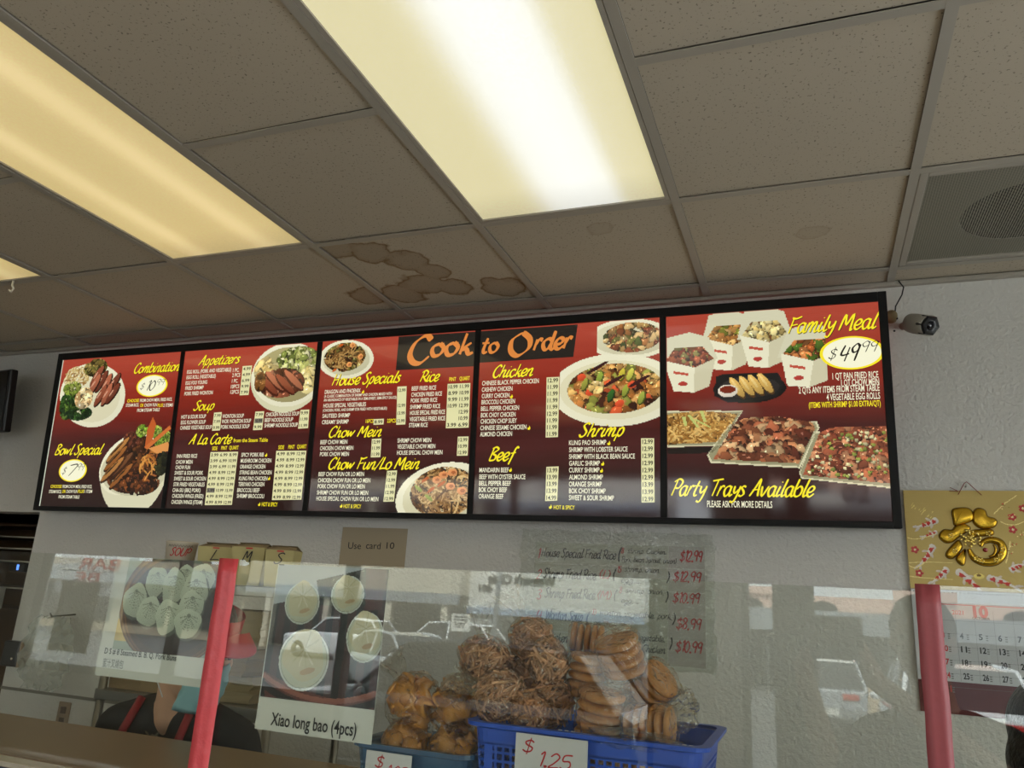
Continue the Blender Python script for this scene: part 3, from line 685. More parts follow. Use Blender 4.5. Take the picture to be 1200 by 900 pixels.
I.sans([('from the Steam Table',1.119,1.298,0.305),
 ('SIDE',1.009,1.038,0.272),
 ('PINT',1.058,1.090,0.273),
 ('QUART',1.101,1.150,0.274),
 ('SIDE',1.355,1.384,0.272),
 ('PINT',1.405,1.436,0.273),
 ('QUART',1.448,1.494,0.274),
 ('HOT & SPICY',1.301,1.379,0.036)], .016, 'Y')
I.sans([('EGG ROLL (PORK AND VEGETABLE)',0.816,1.063,0.621),
 ('EGG ROLL (VEGETABLE)',0.817,0.981,0.596),
 ('EGG FOO YOUNG',0.816,0.938,0.570),
 ('FRIED SHRIMP',0.818,0.921,0.546),
 ('PORK FRIED WONTON',0.817,0.976,0.521),
 ('1 PC.',1.073,1.107,0.617),
 ('2 PCS',1.072,1.115,0.594),
 ('1 PC.',1.074,1.107,0.568),
 ('10PCS',1.072,1.117,0.543),
 ('12PCS',1.073,1.118,0.519),
 ('HOT & SOUR SOUP',0.816,0.954,0.415),
 ('EGG FLOWER SOUP',0.818,0.956,0.390),
 ('CHINESE VEGETABLE SOUP',0.818,0.994,0.366),
 ('WONTON SOUP',1.044,1.159,0.412),
 ('WOR WONTON SOUP',1.044,1.200,0.389),
 ('PORK NOODLE SOUP',1.043,1.195,0.365),
 ('CHICKEN NOODLE SOUP',1.274,1.443,0.413),
 ('BEEF NOODLE SOUP',1.271,1.415,0.389),
 ('SHRIMP NOODLE SOUP',1.272,1.441,0.366),
 ('PAN FRIED RICE',0.819,0.932,0.240),
 ('CHOW MEIN',0.818,0.911,0.214),
 ('CHOW FUN',0.820,0.901,0.190),
 ('SWEET & SOUR PORK',0.819,0.976,0.166),
 ('SWEET & SOUR CHICKEN',0.820,0.995,0.141),
 ('STIR FRIED VEGETABLES',0.821,0.992,0.116),
 ('CHA-SIU (BBQ PORK)',0.820,0.973,0.091),
 ('CHICKEN WINGS (FRIED)',0.822,0.993,0.066),
 ('CHICKEN WINGS (STEAM)',0.822,0.992,0.040),
 ('SPICY PORK RIB',1.169,1.285,0.242),
 ('MUSHROOM CHICKEN',1.169,1.326,0.217),
 ('ORANGE CHICKEN',1.169,1.299,0.192),
 ('STRING BEAN CHICKEN',1.170,1.334,0.167),
 ('KUNG PAO CHICKEN',1.170,1.316,0.142),
 ('TERIYAKI CHICKEN',1.170,1.303,0.118),
 ('BROCCOLI BEEF',1.168,1.282,0.093),
 ('SHRIMP BROCCOLI',1.169,1.308,0.069)])
I.prices(((1.1228,0.6412), (1.1731,0.6414), (1.1715,0.5105), (1.1238,0.5104)), [['4.99'], ['4.99'], ['6.99'], ['9.99'], ['7.99']])
I.prices(((0.9963,0.4377), (1.0382,0.4393), (1.0397,0.3582), (0.9968,0.3573)), [['7.99'], ['7.99'], ['9.99']])
I.prices(((1.2176,0.4358), (1.2631,0.4362), (1.2625,0.3562), (1.215,0.3554)), [['7.99'], ['10.99'], ['9.99']], grey=((1, 0),))
I.prices(((1.4474,0.436), (1.4908,0.4364), (1.4931,0.3582), (1.4439,0.3567)), [['9.99'], ['11.99'], ['11.99']])
I.prices(((1.0027,0.2639), (1.1497,0.2641), (1.1481,0.0392), (1.0053,0.0365)), [['3.99', '6.99', '8.99'], ['3.99', '6.99', '10.99'], ['3.99', '6.99', '11.99'], ['4.99', '8.99', '12.99'], ['4.99', '8.99', '12.99'], ['4.99', '8.99', '12.99'], ['5.99', '10.99', '15.99'], ['4.99', '8.99', '12.99'], ['4.99', '8.99', '12.99']], grey=((6, 0),))
I.prices(((1.3461,0.2654), (1.4952,0.2645), (1.4931,0.0645), (1.3491,0.0613)), [['4.99', '8.99', '12.99']]*8)
I.flames([(1.293,0.2413), (1.3201,0.1436), (1.2842,0.0366)]); I.done()
# ---- panel three
DK = [(92, 60, 30), (60, 36, 18), (130, 92, 46), (44, 26, 14), (168, 128, 70)]
def f(ph):
    c = (1.6473,0.6431); ph.ell(c, .133, .083, CREAM, -.08, .9, 1.04); ph.ell(c, .115, .068, (214, 208, 170), -.08)
    cl = ph.mask((1.6408,0.6532), .1, .062); ph.pile(cl, 150, .013, DK+[(190, 170, 100), (120, 110, 50)]); ph.noodles(cl, 60, .04, .003, [(180, 140, 80), (120, 84, 40)])
    for q in ((1.6659,0.6198), (1.7173,0.6509), (1.6746,0.702)): ph.ell(q, .013, .012, (232, 160, 90)); ph.ell((q[0]+.002, q[1]), .006, .005, (190, 110, 60))
    for q in ((1.5965,0.5991), (1.6193,0.7054)): ph.ell(q, .012, .005, (200, 90, 30), .5)
photo(2, (1.5148,0.7417), (1.7961,0.5419), f)
def f(ph):
    c = (2.1296,0.083); ph.ell(c, .205, .128, CREAM, .15, .9, 1.04); ph.ell(c, .175, .105, (214, 208, 170), .15)
    cl = ph.mask((2.1266,0.1), .14, .095, .1); ph.pile(cl, 120, .014, DK); ph.noodles(cl, 330, .07, .0036, [(186, 146, 90), (140, 100, 50), (214, 180, 120), (96, 62, 30), (160, 120, 70), (60, 40, 20)])
    for q in ((2.0971,0.1454), (2.1557,0.1216), (2.2036,0.1048), (2.1246,0.1644), (2.1622,0.173)): ph.ell(q, .02, .014, (226, 150, 92)); ph.ell((q[0]+.003, q[1]+.001), .009, .006, (176, 100, 56))
    for q in ((2.0487,0.1471), (2.1172,0.13), (2.0754,0.1083)): ph.ell(q, .018, .006, (190, 90, 30), .6)
    for q in ((2.0218,0.1123), (2.0677,0.0781)): ph.ell(q, .02, .007, (150, 160, 70), -.6)
photo(2, (1.9251,0.2178), (2.2547,0.0131), f)
I = Ink(2)
I.poly([(1.8895,0.7251), (2.233,0.7228), (2.24,0.5836), (1.8867,0.5848)], 'N', 'banner', .0007)
I.brush('C', (1.9344,0.6087), (2.0302,0.6036), .112, 'O', 4.2, .75, .1, shadow=False); I.brush('ook', (2.0362,0.6349), (2.2153,0.634), .083, 'O', 4.2, .6, .12, shadow=False)
I.brush('House Specials', (1.5897,0.5346), (1.9086,0.5276), .042); I.brush('Rice', (1.9978,0.5321), (2.0796,0.5322), .04); I.brush('Chow Mein', (1.594,0.3178), (1.8399,0.317), .04); I.brush('Chow Fun/Lo Mein', (1.6051,0.1878), (2.0166,0.1881), .042)
I.sans([('PINT',2.127,2.156,0.529),
 ('QUART',2.171,2.214,0.530),
 ('16PCS',1.766,1.802,0.373),
 ('22PCS',1.864,1.903,0.372),
 ('HOT & SPICY',1.695,1.775,0.034)], .015, 'Y')
I.sans([('DRAGON AND PHOENIX',1.560,1.731,0.500),
 ('HOUSE SPECIAL VEGETABLES',1.559,1.761,0.442),
 ('SAUTEED SHRIMP',1.559,1.690,0.399),
 ('CREAMY SHRIMP',1.559,1.686,0.373),
 ('BEEF FRIED RICE',1.965,2.072,0.498),
 ('CHICKEN FRIED RICE',1.965,2.099,0.473),
 ('PORK FRIED RICE',1.964,2.080,0.449),
 ('SHRIMP FRIED RICE',1.963,2.094,0.424),
 ('HOUSE SPECIAL FRIED RICE',1.964,2.116,0.400),
 ('VEGETABLE FRIED RICE',1.964,2.118,0.375),
 ('STEAM RICE',1.963,2.045,0.351),
 ('BEEF CHOW MEIN',1.560,1.688,0.290),
 ('CHICKEN CHOW MEIN',1.561,1.718,0.265),
 ('PORK CHOW MEIN',1.563,1.700,0.241),
 ('SHRIMP CHOW MEIN',1.917,2.064,0.291),
 ('VEGETABLE CHOW MEIN',1.918,2.083,0.267),
 ('HOUSE SPECIAL CHOW MEIN',1.918,2.115,0.243),
 ('BEEF CHOW FUN OR LO MEIN',1.565,1.777,0.160),
 ('CHICKEN CHOW FUN OR LO MEIN',1.565,1.808,0.135),
 ('PORK CHOW FUN OR LO MEIN',1.566,1.785,0.111),
 ('SHRIMP CHOW FUN OR LO MEIN',1.565,1.802,0.086),
 ('HOUSE SPECIAL CHOW FUN OR LO MEIN',1.565,1.850,0.062)])
I.sans([('(A CLASSIC COMBINATION OF SHRIMP AND CHICKEN MIXED WITH',1.559,1.877,0.484),
 ('AN ABUNDANCE OF VEGETABLES IN A SEMI-SWEET, SEMI-SPICY SAUCE)',1.558,1.899,0.468),
 ('(CHICKEN, PORK, AND SHRIMP STIR FRIED WITH VEGETABLES)',1.559,1.859,0.425)], .011)
I.prices(((1.8992,0.5169), (1.9411,0.517), (1.9464,0.3629), (1.9059,0.3621)), [['12.99'], [''], ['12.99'], ['13.99'], ['12.99']])
I.prices(((1.8018,0.3876), (1.8485,0.3882), (1.8483,0.3653), (1.8027,0.3645)), [['8.99']])
I.prices(((2.1208,0.5185), (2.2175,0.518), (2.219,0.3441), (2.1234,0.3436)), [['10.99', '11.99'], ['8.99', '10.99'], ['9.99', '11.99'], ['10.99', '12.99'], ['', '12.99'], ['', '10.99'], ['3.99', '6.99']], .014)
I.prices(((1.8003,0.3077), (1.8436,0.3087), (1.8446,0.2345), (1.8014,0.234)), [['12.99'], ['11.99'], ['11.99']]); I.prices(((2.1762,0.31), (2.2207,0.31), (2.2208,0.2372), (2.1756,0.2368)), [['12.99'], ['10.99'], ['12.99']])
I.prices(((1.8796,0.1806), (1.9238,0.1823), (1.919,0.0619), (1.8721,0.0605)), [['12.99'], ['12.99'], ['11.99'], ['12.99'], ['12.99']])
I.flames([(1.7387,0.4952), (1.6799,0.0351)]); I.done()
# ---- panel four
def f(ph):
    c = (2.8369,0.655); ph.ell(c, .158, .075, CREAM, -.05, .9, 1.04); ph.ell(c, .138, .062, (214, 208, 172), -.05)
    ph.pile(ph.mask((2.8459,0.66), .108, .056), 160, .013, [(80, 90, 44), (120, 116, 54), (170, 110, 60), (120, 62, 36), (214, 180, 120), (50, 46, 26), (190, 150, 90), (150, 80, 44), (170, 130, 80)])
photo(3, (2.7169,0.7458), (2.9605,0.5685), f)
def f(ph):
    c = (2.7822,0.4689); ph.ell(c, .238, .133, CREAM, -.03, .88, 1.04); ph.ell(c, .205, .108, (222, 216, 178), -.03, .95, 1.05)
    cl = ph.mask((2.7822,0.4734), .175, .092); ph.pile(cl, 260, .018, [(190, 130, 64), (214, 160, 90), (150, 92, 40), (196, 84, 44), (150, 150, 64), (170, 110, 50), (90, 50, 24), (60, 30, 18), (220, 176, 100), (176, 112, 52), (200, 146, 80)], 1.4)
    for q, cc in (((2.7707,0.4468), (50, 96, 36)), ((2.8419,0.5205), (200, 196, 80)), ((2.8106,0.522), (196, 180, 60)), ((2.8244,0.4627), (150, 160, 60)), ((2.7292,0.5121), (140, 160, 60)), ((2.6742,0.4916), (150, 150, 60)), ((2.8818,0.4337), (150, 160, 64))): ph.ell(q, .026, .013, tuple(v*.5 for v in cc), 1.2); ph.ell((q[0]-.002, q[1]+.003), .023, .010, cc, 1.2, .6, 1.4)
    for q in ((2.8465,0.4842), (2.8023,0.4187), (2.6598,0.5198), (2.6931,0.4633)): ph.ell(q, .017, .013, (214, 80, 44), .4, .6, 1.4)
    for q in ((2.7195,0.5539), (2.7793,0.5007), (2.873,0.4966)): ph.ell(q, .045, .007, (60, 24, 24), .5)
    ph.pile(ph.mask((2.7158,0.4807), .03, .025), 14, .016, [(230, 190, 110), (240, 206, 130)])
photo(3, (2.5776,0.6129), (2.9593,0.335), f)
I = Ink(3)
I.poly([(2.2459,0.7232), (2.642,0.7228), (2.6274,0.5988), (2.248,0.5964)], 'N', 'banner', .0007)
I.brush('to', (2.2564,0.6352), (2.3282,0.6369), .065, 'O', 4, .6, .12, shadow=False); I.brush('O', (2.3615,0.6156), (2.4631,0.6137), .09, 'O', 4.6, .8, .12, shadow=False); I.brush('rder', (2.4723,0.6333), (2.6191,0.6341), .07, 'O', 4.2, .6, .12, shadow=False)
I.brush('Chicken', (2.3062,0.5351), (2.4696,0.5333), .042); I.brush('Beef', (2.3066,0.2172), (2.4066,0.221), .045); I.brush('Shrimp', (2.6545,0.3009), (2.8164,0.3006), .044)
I.sans([('CHINESE BLACK PEPPER CHICKEN',2.267,2.496,0.506),
 ('CASHEW CHICKEN',2.267,2.392,0.481),
 ('CURRY CHICKEN',2.268,2.381,0.456),
 ('BROCCOLI CHICKEN',2.268,2.404,0.432),
 ('BELL PEPPER CHICKEN',2.267,2.421,0.407),
 ('BOK CHOY CHICKEN',2.268,2.408,0.382),
 ('CHICKEN CHOP SUEY',2.268,2.414,0.358),
 ('CHINESE SESAME CHICKEN',2.268,2.453,0.333),
 ('ALMOND CHICKEN',2.268,2.397,0.309),
 ('MANDARIN BEEF',2.272,2.389,0.174),
 ('BEEF WITH OYSTER SAUCE',2.273,2.455,0.149),
 ('BELL PEPPER BEEF',2.273,2.399,0.125),
 ('BOK CHOY BEEF',2.273,2.385,0.101),
 ('ORANGE BEEF',2.274,2.372,0.077),
 ('KUNG PAO SHRIMP',2.618,2.755,0.271),
 ('SHRIMP WITH LOBSTER SAUCE',2.619,2.832,0.246),
 ('SHRIMP WITH BLACK BEAN SAUCE',2.619,2.858,0.221),
 ('GARLIC SHRIMP',2.620,2.733,0.197),
 ('CURRY SHRIMP',2.620,2.732,0.173),
 ('ALMOND SHRIMP',2.621,2.745,0.148),
 ('ORANGE SHRIMP',2.621,2.741,0.123),
 ('BOK CHOY SHRIMP',2.622,2.755,0.099),
 ('SWEET & SOUR SHRIMP',2.622,2.785,0.075)], .017)
I.sans([('HOT & SPICY',2.566,2.644,0.042)], .014, 'Y')
I.prices(((2.5261,0.526), (2.5759,0.5256), (2.5757,0.3014), (2.5287,0.3005)), [['12.99']]+[['11.99']]*4+[['12.99'], ['11.99'], ['11.99'], ['11.99']], .015)
I.prices(((2.5345,0.1932), (2.5811,0.1948), (2.5786,0.0724), (2.5333,0.0702)), [['13.99']]*4+[['14.99']], .015)
I.prices(((2.8793,0.2916), (2.9249,0.2908), (2.926,0.0703), (2.8812,0.069)), [['12.99']]*3+[['12.99']]*3+[['13.99'], ['13.99'], ['12.99']], .015)
I.flames([(2.385,0.4517), (2.4589,0.3302), (2.3919,0.1757), (2.5498,0.0433), (2.7608,0.269), (2.7393,0.1966), (2.7352,0.1723)]); I.done()
# ---- panel five
def carton(ph, o_, w_, h_, body, fill, lean=0):
    """open takeout carton: o_ = bottom centre"""
    x, y = o_; sk = lambda a, b: (x+a+lean*b, y+b)
    ph.poly([sk(-w_*.62, h_*.62), sk(-w_*.45, h_*1.25), sk(w_*.05, h_*1.35), sk(w_*.45, h_*1.2), sk(w_*.6, h_*.7)], (212, 208, 176))
    m_ = ph.poly([sk(-w_*.55, h_*.66), sk(-w_*.3, h_*1.0), sk(w_*.3, h_*1.0), sk(w_*.55, h_*.66), sk(0, h_*.5)], (110, 70, 36)); ph.pile(m_, 60, .012, fill, 1.4)
    ph.poly([sk(-w_*.56, h_*.72), sk(-w_*.38, 0), sk(w_*.05, -.008), sk(w_*.1, h_*.52)], (232, 228, 196)); ph.poly([sk(w_*.1, h_*.52), sk(w_*.05, -.008), sk(w_*.38, .012), sk(w_*.56, h_*.72)], (206, 200, 166))
    ph.poly([sk(-w_*.36, h_*.46), sk(-w_*.05, h_*.40), sk(-w_*.05, h_*.34), sk(-w_*.36, h_*.40)], (190, 80, 60)); ph.ell(sk(-w_*.17, h_*.16), w_*.1, h_*.05, (180, 60, 50))
def f(ph):
    red = [(150, 72, 44), (176, 96, 60), (112, 50, 30), (150, 140, 80)]
    rice = [(206, 150, 80), (180, 120, 60), (226, 180, 110), (130, 130, 50)]
    nod = [(226, 206, 140), (206, 180, 110), (236, 220, 160)]; kp = [(176, 92, 40), (120, 60, 28), (90, 120, 40), (206, 130, 70)]
    carton(ph, (3.182,0.5271), .145, .155, None, rice); carton(ph, (3.3012,0.5307), .145, .155, None, nod)
    carton(ph, (3.0543,0.4553), .16, .155, None, red, -.05); carton(ph, (3.4282,0.4589), .16, .155, None, kp, .1)
    P = (3.2459,0.4543); ph.ell(P, .118, .05, (20, 18, 17), 0, .7, 1.5); ph.poly([(3.1385,0.5002), (3.1615,0.5088), (3.3398,0.505), (3.3574,0.4619), (3.3282,0.4192), (3.1775,0.4075), (3.1308,0.433)], (24, 22, 22)); ph.ell((P[0], P[1]+.004), .098, .036, (44, 40, 38), 0, .6, 1.4)
    for k, q in enumerate(((3.2058,0.4607), (3.2372,0.4642), (3.2666,0.4677), (3.2976,0.472))):
        ph.ell((q[0]+.003, q[1]-.005), .042, .015, (90, 60, 24), -1.0); ph.ell(q, .040, .0135, (218, 176, 92), -1.0, .6, 1.25); ph.ell((q[0]-.005, q[1]+.008), .024, .004, (236, 206, 130), -1.0)
    q = (3.1757,0.4486); ph.ell(q, .033, .022, (230, 220, 200)); ph.ell((q[0], q[1]+.005), .026, .013, (120, 40, 20))
photo(4, (2.971,0.7451), (3.4918,0.3832), f)
def tray(ph, P, fillP, n_, size, pal, noo=0):
    ph.poly(P, (214, 208, 170)); cx = sum(p[0] for p in P)/len(P); cy = sum(p[1] for p in P)/len(P)
    ph.poly([(cx+(p[0]-cx)*.97, cy+(p[1]-cy)*.93) for p in P], (150, 146, 110))
    m_ = ph.pmask(fillP); ph.im[m_] = np.array(lin(pal[0]))*.4; ph.a |= m_
    if noo: ph.noodles(m_, noo, .06, .0035, pal)
    ph.pile(m_, n_, size, pal, 1.6)
    if noo: ph.noodles(m_, noo//2, .06, .0032, pal)
def f(ph):
    tray(ph, [(2.9678,0.3854), (3.2234,0.3796), (3.1519,0.2624), (2.9689,0.2583)], [(2.9696,0.3737), (3.0766,0.3841), (3.208,0.3688), (3.1459,0.2746), (2.969,0.2679)], 60, .012, [(196, 150, 76), (170, 120, 54), (220, 180, 104), (140, 96, 40)], 260)
    for a_, b_ in (((3.0205,0.3645), (3.0295,0.3307)), ((3.0393,0.3688), (3.0711,0.325)), ((3.0812,0.382), (3.0944,0.3435)), ((3.0577,0.354), (3.1124,0.3241))): ph.poly([a_, (a_[0]+.012, a_[1]), (b_[0]+.01, b_[1]), b_], (190, 196, 110))
    ph.poly([(2.9689,0.2555), (3.1429,0.2598), (3.1199,0.2377), (2.9725,0.2355)], (30, 22, 18))
photo(4, (2.9641,0.4001), (3.2265,0.2292), f)
def f(ph):
    tray(ph, [(3.1776,0.332), (3.2383,0.3417), (3.4524,0.3382), (3.4598,0.3163), (3.396,0.1848), (3.1148,0.2043), (3.1035,0.2304)], [(3.1893,0.3364), (3.2298,0.3541), (3.3261,0.358), (3.4398,0.3349), (3.4471,0.3121), (3.3925,0.2008), (3.124,0.2163)], 330, .02, [(144, 84, 52), (110, 58, 36), (186, 126, 82), (206, 166, 118), (84, 40, 26), (164, 92, 60)])
photo(4, (3.0995,0.3719), (3.4616,0.174), f)
def f(ph):
    tray(ph, [(3.4426,0.3032), (3.6753,0.2941), (3.6646,0.1208), (3.3988,0.152), (3.3929,0.1697)], [(3.4589,0.2984), (3.4927,0.3156), (3.6767,0.3158), (3.6655,0.1352), (3.4035,0.1635)], 420, .0155, [(146, 78, 50), (180, 104, 68), (112, 54, 34), (200, 138, 96), (156, 84, 56)])
    ph.pile(ph.pmask([(3.4672,0.2982), (3.6764,0.3115), (3.6658,0.1395), (3.4118,0.1652)]), 90, .005, [(226, 214, 160), (150, 160, 70)], 1.3)
photo(4, (3.3934,0.3315), (3.6713,0.1057), f)
I = Ink(4)
I.brush('Family Meal', (3.3751,0.6383), (3.6419,0.6398), .05, wt=2.3); I.oval((3.5689,0.5602), .097, .056, '49', '99', .055)
I.brush('Party Trays Available', (2.9809,0.0939), (3.4312,0.0986), .05, wt=2.3)
I.sans([('1 QT PAN FRIED RICE',3.507,3.643,0.474),
 ('1 QT CHOW MEIN',3.532,3.644,0.451),
 ('2 QTS ANY ITEMS FROM STEAM TABLE',3.402,3.644,0.431),
 ('4 VEGETABLE EGG ROLLS',3.486,3.644,0.405),
 ('PLEASE ASK FOR MORE DETAILS',3.101,3.307,0.057)], .021)
I.sans([('(ITEMS WITH SHRIMP $1.00 EXTRA/QT)',3.431,3.644,0.382)], .018, 'Y'); I.done()

# ================================================================== counter and glass guard
CT = 1.314
def gy(z): return 1.0+(z-CT)*.013
m_nav = mat('navy_laminate', (24, 28, 44), .4); m_lam = mat('brown_laminate', (132, 110, 84), .35, var=.08, vscale=6); m_edge = mat('steel_edge', (215, 208, 190), .25, metal=.8)
ct = empty('service_counter', (0, 0, 0), label='tall service counter with brown laminate top and bright metal edge', cat='counter')
MB().box((-3.3, .985, CT-.04), (1.7, 1.275, CT)).build('counter_top', m_lam, ct, bevel=.002)
MB().box((-3.3, .99, 0), (1.7, 1.02, CT-.04)).build('front_panel', m_nav, ct)
MB().box((-3.3, .965, CT-.045), (1.7, .985, CT+.002)).build('edge_skirt', m_nav, ct)
MB().box((-3.3, .960, CT-.004), (1.7, .990, CT+.004)).build('metal_edge', m_edge, ct, bevel=.001)
for x in (-3.28, -1.6, 0, 1.66): MB().box((x, 1.02, 0), (x+.03, 1.26, CT-.04)).build('leg_panel', m_nav, ct)
m_acr = glassmat('acrylic', (248, 250, 246))
gd = empty('sneeze_guard', (0, 0, 0), label='clear acrylic guard panels standing along the counter, joined with red tape', cat='sneeze guard')
for a, b, zt in ((-3.28, -.838, 1.634), (-.832, .1165, 1.638), (.1215, 1.68, 1.645)):
    g = MB(); t = .002
    for (x0, x1) in ((a, b),):
        v = [(x0, gy(CT)-t, CT+.004), (x1, gy(CT)-t, CT+.004), (x1, gy(CT)+t, CT+.004), (x0, gy(CT)+t, CT+.004), (x0, gy(zt)-t, zt), (x1, gy(zt)-t, zt), (x1, gy(zt)+t, zt), (x0, gy(zt)+t, zt)]
        g.add(v, [(0,3,2,1),(4,5,6,7),(0,1,5,4),(1,2,6,5),(2,3,7,6),(3,0,4,7)])
    g.build('pane', m_acr, gd)
def ontape(name, x0, x1, z0, z1, m_, top=(0, 0)):
    n_ = 14; mb = MB(); L = []
    for k in range(n_+1):
        z = z0+(z1-z0)*k/n_; w_ = random.uniform(-.0006, .0006); sx = top[0]*(k/n_)
        y = gy(z)-.0028-random.uniform(0, .0006)
        L.append([(x0+w_+sx, y, z), (x0+.35*(x1-x0)+sx, y-.0008, z), (x0+.5*(x1-x0)+sx, y+.0003, z), (x0+.65*(x1-x0)+sx, y-.0008, z), (x1+w_+sx, y, z)])
    for k in range(n_):
        for j in range(4): mb.quad(L[k][j], L[k][j+1], L[k+1][j+1], L[k+1][j])
    o = mb.build(name, m_, gd, smooth=True); sm = o.modifiers.new('s', 'SOLIDIFY'); sm.thickness = .0004; return o
m_tape = mat('red_tape', (206, 70, 76), .35, bump=.15, bscale=60); m_tape2 = mat('dull_red_tape', (150, 66, 72), .45, bump=.1, bscale=40)
ontape('red_tape', -.858, -.822, CT+.005, 1.639, m_tape, (-.004, 0)); o = ontape('red_tape', .1065, .1315, CT+.005, 1.646, m_tape2); o['label'] = 'duller red tape strip on the right joint'
# ---------------------------------------------------------------- posters on the guard
m_paper = mat('white_paper'); m_ink = mat('black_ink', (24, 24, 26), .6); m_gink = mat('grey_ink', (110, 110, 108), .6); m_red = mat('red_ink', (190, 38, 44), .6)
m_ph = vcmat('photo_print', .35)
GT = lambda off: (lambda p: (p[0], gy(p[1])+.0045-off, p[1]))
def poster(name, x0, x1, z0, z1, label):
    p = MB(); a = GT(0)
    v = [a((x0, z0)), a((x1, z0)), a((x1, z1)), a((x0, z1))]; v += [(q[0], q[1]+.0006, q[2]) for q in v]
    p.add(v, [(0,1,2,3),(7,6,5,4),(0,4,5,1),(1,5,6,2),(2,6,7,3),(3,7,4,0)])
    return tag(p.build(name, m_paper), label, 'poster')
p1 = poster('food_poster', -1.079, -.842, 1.449, 1.6335, 'white poster with steamed pork buns in a bamboo steamer, left of red tape')
def bun(ph, c, r, el=1.0, col=(184, 190, 172)):
    ph.ell((c[0]+r*.08, c[1]-r*.12), r*1.05, r*el*1.05, tuple(v*.5 for v in col)); ph.ell(c, r, r*el, col, 0, .72, 1.18, wob=.05)
    for k in range(11):
        a = PI*(.05+.9*k/10)+random.uniform(-.1, .1); t0 = (c[0]+r*.05, c[1]+r*el*.55)
        for q in range(7): 
            f_ = q/7; ph.ell((t0[0]+math.cos(a+PI)*r*.75*f_*1.0, t0[1]-abs(math.sin(a))*r*el*1.2*f_), r*.05, r*.035, tuple(v*.72 for v in col), 0, 1, 1)
    ph.ell((c[0], c[1]+r*el*.55), r*.14, r*.1, tuple(v*.7 for v in col))
ph = Photo(-1.052, 1.4905, -.8425, 1.633, .0012)
ph.poly([(-1.06, 1.43), (-.84, 1.43), (-.84, 1.64), (-1.06, 1.64)], (150, 160, 148))
ph.poly([(-1.0658,1.5381), (-0.9747,1.5308), (-0.9572,1.5056), (-1.0568,1.5036)], (206, 180, 120)); ph.poly([(-0.9727,1.5223), (-0.8282,1.5485), (-0.8212,1.5121), (-0.9685,1.5048)], (190, 176, 160))
c = (-0.9422,1.565); X = .108
for k_, cc in ((1.0, (92, 62, 44)), (.97, (128, 92, 60)), (.93, (84, 54, 40)), (.90, (110, 74, 50)), (.86, (70, 48, 38))): ph.ell((c[0], c[1]-.004*(1-k_)*10), X*k_*1.04, .092*k_, cc, 0, .8, 1.2)
ph.ell(c, X*.84, .074, (60, 44, 40), 0, .7, 1.3)
pass
for q, r_, e_ in (((-0.9294,1.6104),.019,.8), ((-0.9875,1.5977),.022,1.1), ((-0.8968,1.604),.024,1.1), ((-1.0247,1.567),.024,1.1), ((-0.9511,1.5919),.022,1.3), ((-0.9076,1.5884),.026,1.05), ((-0.9912,1.5514),.024,.95), ((-0.9093,1.5647),.024,.95), ((-0.9522,1.5459),.024,1.1), ((-0.9108,1.5383),.026,.85)):
    bun(ph, q, r_, e_)
ph.build('food_picture', m_ph, p1, GT(.0004))
mb = MB(); put(mb, 'D S # 8 Steamed B. B. Q. Pork Buns', (-1.0664,1.4826), (-0.9197,1.4846), .0085, T=GT(.0008), bold=.01); mb.build('lettering', m_ink, p1)
mb = MB(); put(mb, '蜜汁叉燒包', (-1.0656,1.4637), (-1.0226,1.4638), .010, T=GT(.0008), bold=0); mb.build('chinese_lettering', m_gink, p1)
p2 = poster('food_poster', -.758, -.566, 1.4035, 1.6345, 'white poster of four soup dumplings between the red tape and the baskets')
ph = Photo(-.756, 1.447, -.566, 1.634, .0012)
ph.poly([(-.76, 1.34), (-.56, 1.34), (-.56, 1.64), (-.76, 1.64)], (58, 30, 32))
for k in range(9):
    x = -.76+.024*k; ph.poly([(x, 1.34), (x+.012, 1.34), (x+.016, 1.64), (x+.005, 1.64)], (24, 18, 20))
ph.poly([(-0.7811,1.6325), (-0.6061,1.6381), (-0.6118,1.609), (-0.7706,1.5725)], (170, 176, 186))
ph.pile(ph.pmask([(-0.6851,1.6137), (-0.6055,1.6333), (-0.5967,1.5823), (-0.6748,1.5779)]), 80, .007, [(34, 38, 30), (50, 54, 44), (24, 26, 24)])
ph.poly([(-0.6044,1.6365), (-0.5703,1.6371), (-0.5708,1.5779), (-0.5983,1.5764)], (74, 32, 34))
ph.poly([(-0.7546,1.4814), (-0.6962,1.4633), (-0.6331,1.4541), (-0.5706,1.4636), (-0.568,1.4421), (-0.746,1.432)], (92, 46, 42))
A0, A1, A2 = (-0.7536,1.4756), (-0.6579,1.4313), (-0.5688,1.4674)
for k in range(34):
    t = k/33; q = ((1-t)**2*A0[0]+2*t*(1-t)*A1[0]+t*t*A2[0], (1-t)**2*A0[1]+2*t*(1-t)*A1[1]+t*t*A2[1]); ph.ell(q, .008, .0035, (140, 84, 72), -.4+t*.5); ph.ell((q[0], q[1]-.012), .008, .005, (34, 22, 24), -.4+t*.5)
ph.poly([(-0.7498,1.445), (-0.7312,1.438), (-0.7474,1.4318)], (206, 186, 130))
